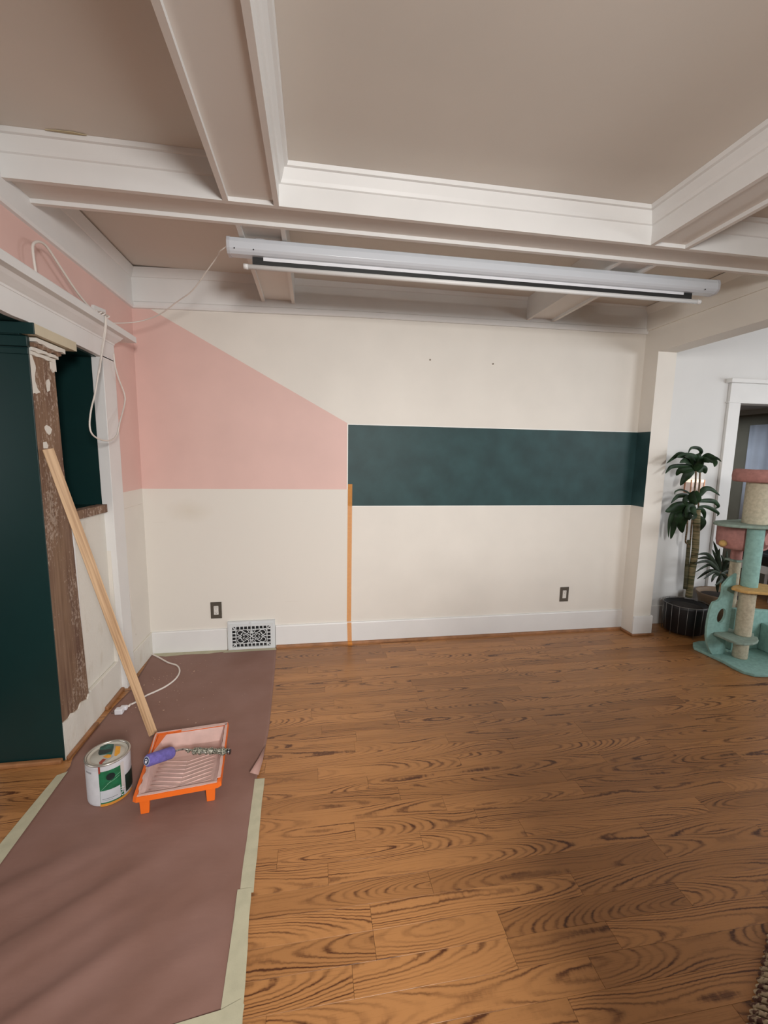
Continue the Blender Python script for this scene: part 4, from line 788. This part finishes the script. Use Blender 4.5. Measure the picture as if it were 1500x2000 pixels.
t = empty('dragon_tree_plant', (PC[0], PC[1], 0), 'tall potted dracaena with drooping dark green leaves in a black pot by the pier', 'plant')
plant_leaves(DRAC, LEAF, t, 1.4)
bm = BM(); lathe(bm, [(.132, .02), (.150, .03), (.158, .24), (.160, .262), (.154, .264), (.150, .235), (.0, .235)], (PC[0], PC[1], 0), 40, caps=False); pot = link('pot', bm, mat('matte_black_pot', (.010, .009, .010), .5), t)
bm = BM(); lathe(bm, [(.149, .225), (.12, .240), (.05, .246), (.001, .247)], (PC[0], PC[1], 0), 28, caps=False); link('soil', bm, mat('dark_soil', (.022, .016, .012), .95, var=.5, vs=80, bump=.8, bs=100), t)
WIRE = mat('grey_wire', (.22, .21, .20), .4, .6)
bm = BM(); ring = [(PC[0]+.170*math.cos(2*math.pi*k/40), PC[1]+.170*math.sin(2*math.pi*k/40), .268) for k in range(41)]; tube(bm, ring, .0025, 6, False); st_ = link('wire_stand', bm, WIRE, t)
for k in range(18):
    a = 2*math.pi*k/18+.2; c_, s_ = math.cos(a), math.sin(a)
    bm = BM(); tube(bm, [(PC[0]+.170*c_, PC[1]+.170*s_, .268), (PC[0]+.162*c_, PC[1]+.162*s_, .03 if k % 3 else .003)], .0022, 6); link('wire', bm, WIRE, st_)
def bark(a, b):
    m = bpy.data.materials.new('ringed_bark'); m.use_nodes = True; t_ = NT(m); co = t_.new('ShaderNodeTexCoord').outputs['Object']
    n = t_.noise(t_.mapping(co, (6, 6, 95)), 1.0, 2); g = t_.noise(t_.mapping(co, (2, 2, 3)), 1.0, 1)
    t_.l.new(t_.mix(t_.ramp(n, [(.42, (0, 0, 0)), (.58, (1, 1, 1))]), t_.mix(g, a, (a[0]*.8, a[1]*1.15, a[2]*.8, 1)), b), t_.b.inputs['Base Color']); t_.b.inputs['Roughness'].default_value = .8; t_.bump(n, .6, .004); return m
B1 = bark((.075, .062, .028, 1), (.21, .165, .085, 1)); B2_ = bark((.045, .035, .018, 1), (.10, .09, .045, 1)); B3 = bark((.08, .045, .022, 1), (.17, .11, .06, 1))
bm = BM(); tube(bm, smooth_path(STEM1), [.027]*len(smooth_path(STEM1)), 14); link('main_cane', bm, B1, t, label='thick ringed tan-green cane')
bm = BM(); tube(bm, smooth_path(STEM2), .016, 10); link('cane', bm, B2_, t)
for S_ in (STEM3, STEM4, STEM5, STEM6): bm = BM(); tube(bm, smooth_path(S_), .0065, 8); link('stem', bm, B3, t)
# spiky plant in tan planter behind
t = empty('spiky_plant', (4.745, -.15, 0), 'smaller spiky-leaved plant in a tan round planter half hidden behind the cat tree', 'plant')
plant_leaves(SPIKY, LEAF2, t, 1.25)
bm = BM(); lathe(bm, [(.10, .0), (.125, .03), (.182, .30), (.198, .335), (.195, .345), (.184, .335), (.17, .30), (.001, .29)], (4.745, -.15, 0), 44, caps=False); link('planter', bm, mat('tan_ceramic', (.24, .165, .105), .5, var=.08), t)
bm = BM(); lathe(bm, [(.172, .305), (.1, .315), (.001, .318)], (4.745, -.15, 0), 28, caps=False); link('soil', bm, mat('planter_soil', (.03, .022, .018), .95), t)
bm = BM(); tube(bm, [(4.75, -.15, .30), (4.79, -.17, .46)], [.02, .016], 8); link('stem', bm, B2_, t)
# small lantern on the wall behind
t = empty('wall_lantern', (4.53, .05, 1.2), 'small glowing glass lantern light on the white wall behind the tall plant', 'lantern')
BR_ = mat('copper_frame', (.45, .23, .14), .35, .8)
bm = BM(); lx0, lx1, ly0, ly1, lz0, lz1 = 4.455, 4.585, 0.0, .066, 1.215, 1.325
for x in (lx0, lx0+.043, lx1-.043, lx1):
    for y in (ly0, ly1): box(bm, x-.004, x+.004, y-.004, y+.004, lz0, lz1)
box(bm, lx0-.004, lx1+.004, ly0-.004, ly1, lz0-.008, lz0); link('lantern_frame', bm, BR_, t)
def emis(name, c, s):
    m = bpy.data.materials.new(name); m.use_nodes = True; t_ = NT(m); t_.b.inputs['Base Color'].default_value = c
    co = t_.new('ShaderNodeTexCoord').outputs['Object']; n = t_.noise(co, 30, 2)
    t_.l.new(t_.ramp(n, [(.2, tuple(v*.9 for v in c[:3])), (.8, c)]), t_.b.inputs['Emission Color']); t_.b.inputs['Emission Strength'].default_value = s; return m
bx('glass_panel', (lx0+.004, lx1-.004, ly0+.002, ly1-.004, lz0, lz1-.02), emis('lit_glass', (.62, .50, .44, 1), .35), t)
bx('lamp_top', (lx0, lx1, ly0, ly1, lz1-.024, lz1), emis('lit_top', (1, .88, .70, 1), .95), t, .003)

# ---------------------------------------------------------------- cat tree
t = empty('cat_tree', (4.38, -.64, 0), 'multi-level cat tree in teal, pink and sisal at the right edge', 'cat tree')
TEAL = mat('teal_plush', (.25, .43, .385), .95, var=.12, vs=40, bump=.6, bs=350)
TEALG = mat('grey_green_plush', (.23, .30, .25), .95, var=.12, vs=40, bump=.6, bs=350)
SISAL = mat('sisal_rope', (.50, .45, .33), .9, var=.15, vs=50, bump=.7, bs=250)
CPINK = mat('pink_plush', (.42, .20, .175), .95, var=.12, vs=40, bump=.6, bs=350)
CYEL = mat('yellow_plush', (.55, .34, .12), .95, var=.12, vs=40, bump=.6, bs=350)
def slab(nm, pts, zt, th, m, bev=.006, **k):
    bm = BM(); poly_mesh(bm, [(x, y, zt) for x, y, z in pts], (0, 0, -th)); return link(nm, bm, m, t, bev, **k)
bm = BM(); poly_mesh(bm, [(x, y, .022) for x, y in ((4.21, -.43), (4.25, -.39), (4.32, -.37), (4.95, -.36), (5.0, -.42), (5.0, -.88), (4.94, -.945), (4.84, -.955), (4.53, -.945), (4.40, -.93), (4.30, -.92), (4.235, -.905), (4.195, -.86), (4.19, -.78), (4.20, -.70), (4.19, -.60), (4.18, -.47))], (0, 0, -.022)); link('base_board', bm, TEAL, t, .005)
px_, py_ = 4.382, -.665
def post(z0, z1, r, m, nm='post', x=px_, y=py_, **k):
    bm = BM(); nz = max(2, int((z1-z0)/.008)); tube(bm, [(x, y, z0+(z1-z0)*i/nz) for i in range(nz+1)], [r+(.0012 if i % 2 and m is SISAL else 0) for i in range(nz+1)], 28); return link(nm, bm, m, t, 0, **k)
post(.022, .182, .047, SISAL, 'sisal_post'); post(.2, .555, .051, SISAL, 'sisal_post'); post(.575, 1.02, .052, TEAL, 'plush_post', label='teal plush post'); post(1.04, 1.345, .077, SISAL, 'sisal_post', px_+.015, py_+.03)
# guitar-shaped side panel with an oval hole
bm = BM(); nP = len(PANEL)
f = [bm.verts.new((x, y, max(z, .022))) for x, y, z in PANEL]; hv = [bm.verts.new(p) for p in HOLE]
es = [bm.edges.new((f[i], f[(i+1) % nP])) for i in range(nP)]+[bm.edges.new((hv[i], hv[(i+1) % len(hv)])) for i in range(len(hv))]
bmesh.ops.triangle_fill(bm, edges=es, use_beauty=True)
geo = bmesh.ops.extrude_face_region(bm, geom=list(bm.faces)); bmesh.ops.translate(bm, verts=[v for v in geo['geom'] if isinstance(v, bmesh.types.BMVert)], vec=(0, .018, 0))
link('side_panel', bm, TEAL, t, 0, label='teal curved side panel with oval hole')
slab('leaf_shelf', SHELFLOW, .2, .018, TEALG, label='leaf-shaped low shelf')
slab('yellow_shelf', [(min(x, 4.60), y, z) for x, y, z in SHELFYEL[:7]]+[(4.66, -.66, 0), (4.72, -.70, 0), (4.74, -.76, 0), (4.70, -.80, 0)]+[p for p in SHELFYEL[9:]], .577, .022, CYEL, .008, label='yellow half-round shelf')
slab('platform', [(4.125, -.60, 0), (4.155, -.53, 0), (4.23, -.475, 0), (4.33, -.45, 0), (4.60, -.42, 0), (4.85, -.45, 0), (4.90, -.60, 0), (4.80, -.74, 0), (4.60, -.79, 0), (4.45, -.80, 0), (4.30, -.77, 0), (4.19, -.71, 0), (4.135, -.65, 0)], 1.042, .022, TEALG, .008, label='grey-green upper platform')
# cushion: round seat, dipping on its right
bm = BM(); lathe(bm, [(.001, 1.347), (.150, 1.345), (.163, 1.355), (.167, 1.385), (.165, 1.420), (.153, 1.437), (.10, 1.436), (.001, 1.434)], (4.405, -.63, 0), 40, caps=False)
for v in bm.verts:
    if v.co.z > 1.40: v.co.z -= .045*max(0, min(1, (v.co.x-4.40)/.10))
link('top_cushion', bm, CPINK, t, 0, label='pink top cushion')
# round pink cubby under the platform with an opening patch painted dark for its inner shade and a small yellow ball
hc = (4.475, -.49, 0)
bm = BM(); lathe(bm, [(.001, .822), (.13, .822), (.155, .84), (.163, .88), (.163, 1.018), (.001, 1.019)], hc, 40, caps=False); ph = link('pink_house', bm, CPINK, t, 0, label='round pink cubby')
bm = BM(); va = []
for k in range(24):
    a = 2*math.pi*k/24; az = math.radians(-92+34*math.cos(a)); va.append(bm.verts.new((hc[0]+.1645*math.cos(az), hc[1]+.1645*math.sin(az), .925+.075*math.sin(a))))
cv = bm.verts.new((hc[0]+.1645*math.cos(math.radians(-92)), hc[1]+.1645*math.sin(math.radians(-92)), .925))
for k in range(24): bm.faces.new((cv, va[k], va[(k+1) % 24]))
link('opening', bm, mat('cubby_inner_shade', (.16, .06, .05), .95), ph, 0, label='flat patch painted with the shade inside the cubby opening')
bm = BM(); c_ = Vector((4.290, -.505, .868))
bmesh.ops.create_uvsphere(bm, u_segments=20, v_segments=12, radius=.026, matrix=Matrix.Translation(c_)); [setattr(f_, 'smooth', True) for f_ in bm.faces]; link('ball', bm, CYEL, t, label='small yellow ball')
post(.022, .72, .036, SISAL, 'sisal_post', 4.50, -.44); post(.72, .825, .038, CPINK, 'plush_post', 4.50, -.44, label='pink plush post')
bx('collar_plate', (4.45, 4.55, -.49, -.39, .708, .725), TEALG, t, .004)
# teal cube at base
bm = BM(); x0, x1, y0, y1, z0, z1 = 4.50, 4.95, -.86, -.40, .022, .36
poly_mesh(bm, [(4.42, -.56, z0), (4.42, -.56, .355), (x0+.10, -.56, .345), (x1, -.56, .30), (x1, -.56, z0)], (0, .055, 0)); link('teal_house', bm, TEAL, t, .008, label='teal cubby box at the base')
bx('door_flap', (4.66, 4.95, -.86, -.56, .022, .24), TEAL, t, .01)
bm = BM(); bmesh.ops.create_uvsphere(bm, u_segments=14, v_segments=8, radius=.022, matrix=Matrix.Translation((4.545, -.50, .362))); link('ear', bm, TEALG, t)

# ---------------------------------------------------------------- hall things seen through the doorway
t = empty('hall_chair', (6.15, .55, 0), 'white framed chair with black seat cushion in the far hall', 'chair')
bx('seat_frame', (5.93, 6.45, .35, .85, .30, .385), WHITE, t, .006); bx('cushion', (5.92, 6.44, .36, .84, .388, .52), BLACK, t, .03)
for x in (5.95, 6.40):
    for y in (.38, .80): bx('leg', (x, x+.045, y, y+.04, 0, .30), WHITE, t, .003)
bx('backrest', (6.40, 6.46, .36, .84, .39, .95), BLACK, t, .02)
bm = BM(); rows = []
for i in range(60):
    y = .30+1.07*i/59; x = 6.55+.012*math.sin(i*.9); rows.append([bm.verts.new((x, y, .35)), bm.verts.new((x, y, 1.93))])
for a, b in zip(rows, rows[1:]): bm.faces.new((a[0], b[0], b[1], a[1])).smooth = True
cu_ = link('curtain', bm, mat('pale_blue_sheer', (.42, .45, .52), .8), None, 0, recalc=False, label='pale blue-grey curtain hanging on the hall wall beyond the doorway', category='curtain'); s_ = cu_.modifiers.new('t', 'SOLIDIFY'); s_.thickness = .003

# ---------------------------------------------------------------- rug corner, and an unseen cabinet-shaped blocker added to shade the floor
def rug_mat():
    m = bpy.data.materials.new('jute_rug'); m.use_nodes = True; t_ = NT(m); co = t_.new('ShaderNodeTexCoord').outputs['Object']
    n = t_.noise(t_.mapping(co, (60, 110, 40)), 1.0, 3); t_.l.new(t_.ramp(n, [(.44, (.10, .045, .03)), (.54, (.46, .36, .23))]), t_.b.inputs['Base Color']); t_.b.inputs['Roughness'].default_value = .9; t_.bump(n, .8, .006); return m
RUG = rug_mat()
t = empty('rug', (2.9, -2.75, 0), 'rough woven jute rug whose corner shows at the bottom right', 'rug')
bm = BM(); e0 = Vector((2.575, -2.355, 0)); e1 = Vector((2.115, -2.645, 0))
dv = (e1-e0).normalized(); nv = Vector((-dv.y, dv.x, 0)); nv = nv if nv.x > 0 else -nv
poly_mesh(bm, [e0+nv*.005-dv*.3, e1+dv*.1+nv*.005, e1+dv*.1+nv*.8, e0-dv*.3+nv*.8], (0, 0, .010)); link('rug_body', bm, RUG, t)
L_ = (e1-e0).length+.4
for k in range(int(L_/.022)):
    c0 = e0-dv*.3+dv*(k*.022); bm = BM(); w_ = rnd.uniform(.7, 1.1)
    tube(bm, smooth_path([c0+nv*.10+Vector((0, 0, .012)), c0+nv*.05+dv*.012+Vector((0, 0, .022)), c0+dv*.022+nv*.008+Vector((0, 0, .010)), c0+dv*.03+Vector((0, 0, .004))], 3), [.006*w_]*3+[.008*w_]*4+[.007*w_]*2+[.004], 6); link('braid', bm, RUG, t)
t = empty('light_blocker', (2.85, -3.55, 0), 'unseen tall dark wooden cabinet shape added behind the camera to shade the floor', 'light_blocker')
BLOCKW = mat('dark_blocker_wood', (.12, .07, .04), .5, var=.2)
bx('body', (1.80, 3.86, -3.75, -3.36, .10, BLOCKER_H-.03), BLOCKW, t, .005); bx('top', (1.78, 3.86, -3.77, -3.34, BLOCKER_H-.03, BLOCKER_H), BLOCKW, t, .004)
for k in range(4):
    d_ = bx('door', (1.83+.505*k, 2.31+.505*k, -3.772, -3.752, .14, BLOCKER_H-.06), BLOCKW, t, .003); bx('knob', (2.27+.505*k, 2.29+.505*k, -3.79, -3.772, .60, .62), WIRE, d_, .004)
for x in (1.84, 3.78):
    for y in (-3.73, -3.42): bx('leg', (x, x+.04, y, y+.04, 0, .10), BLOCKW, t)
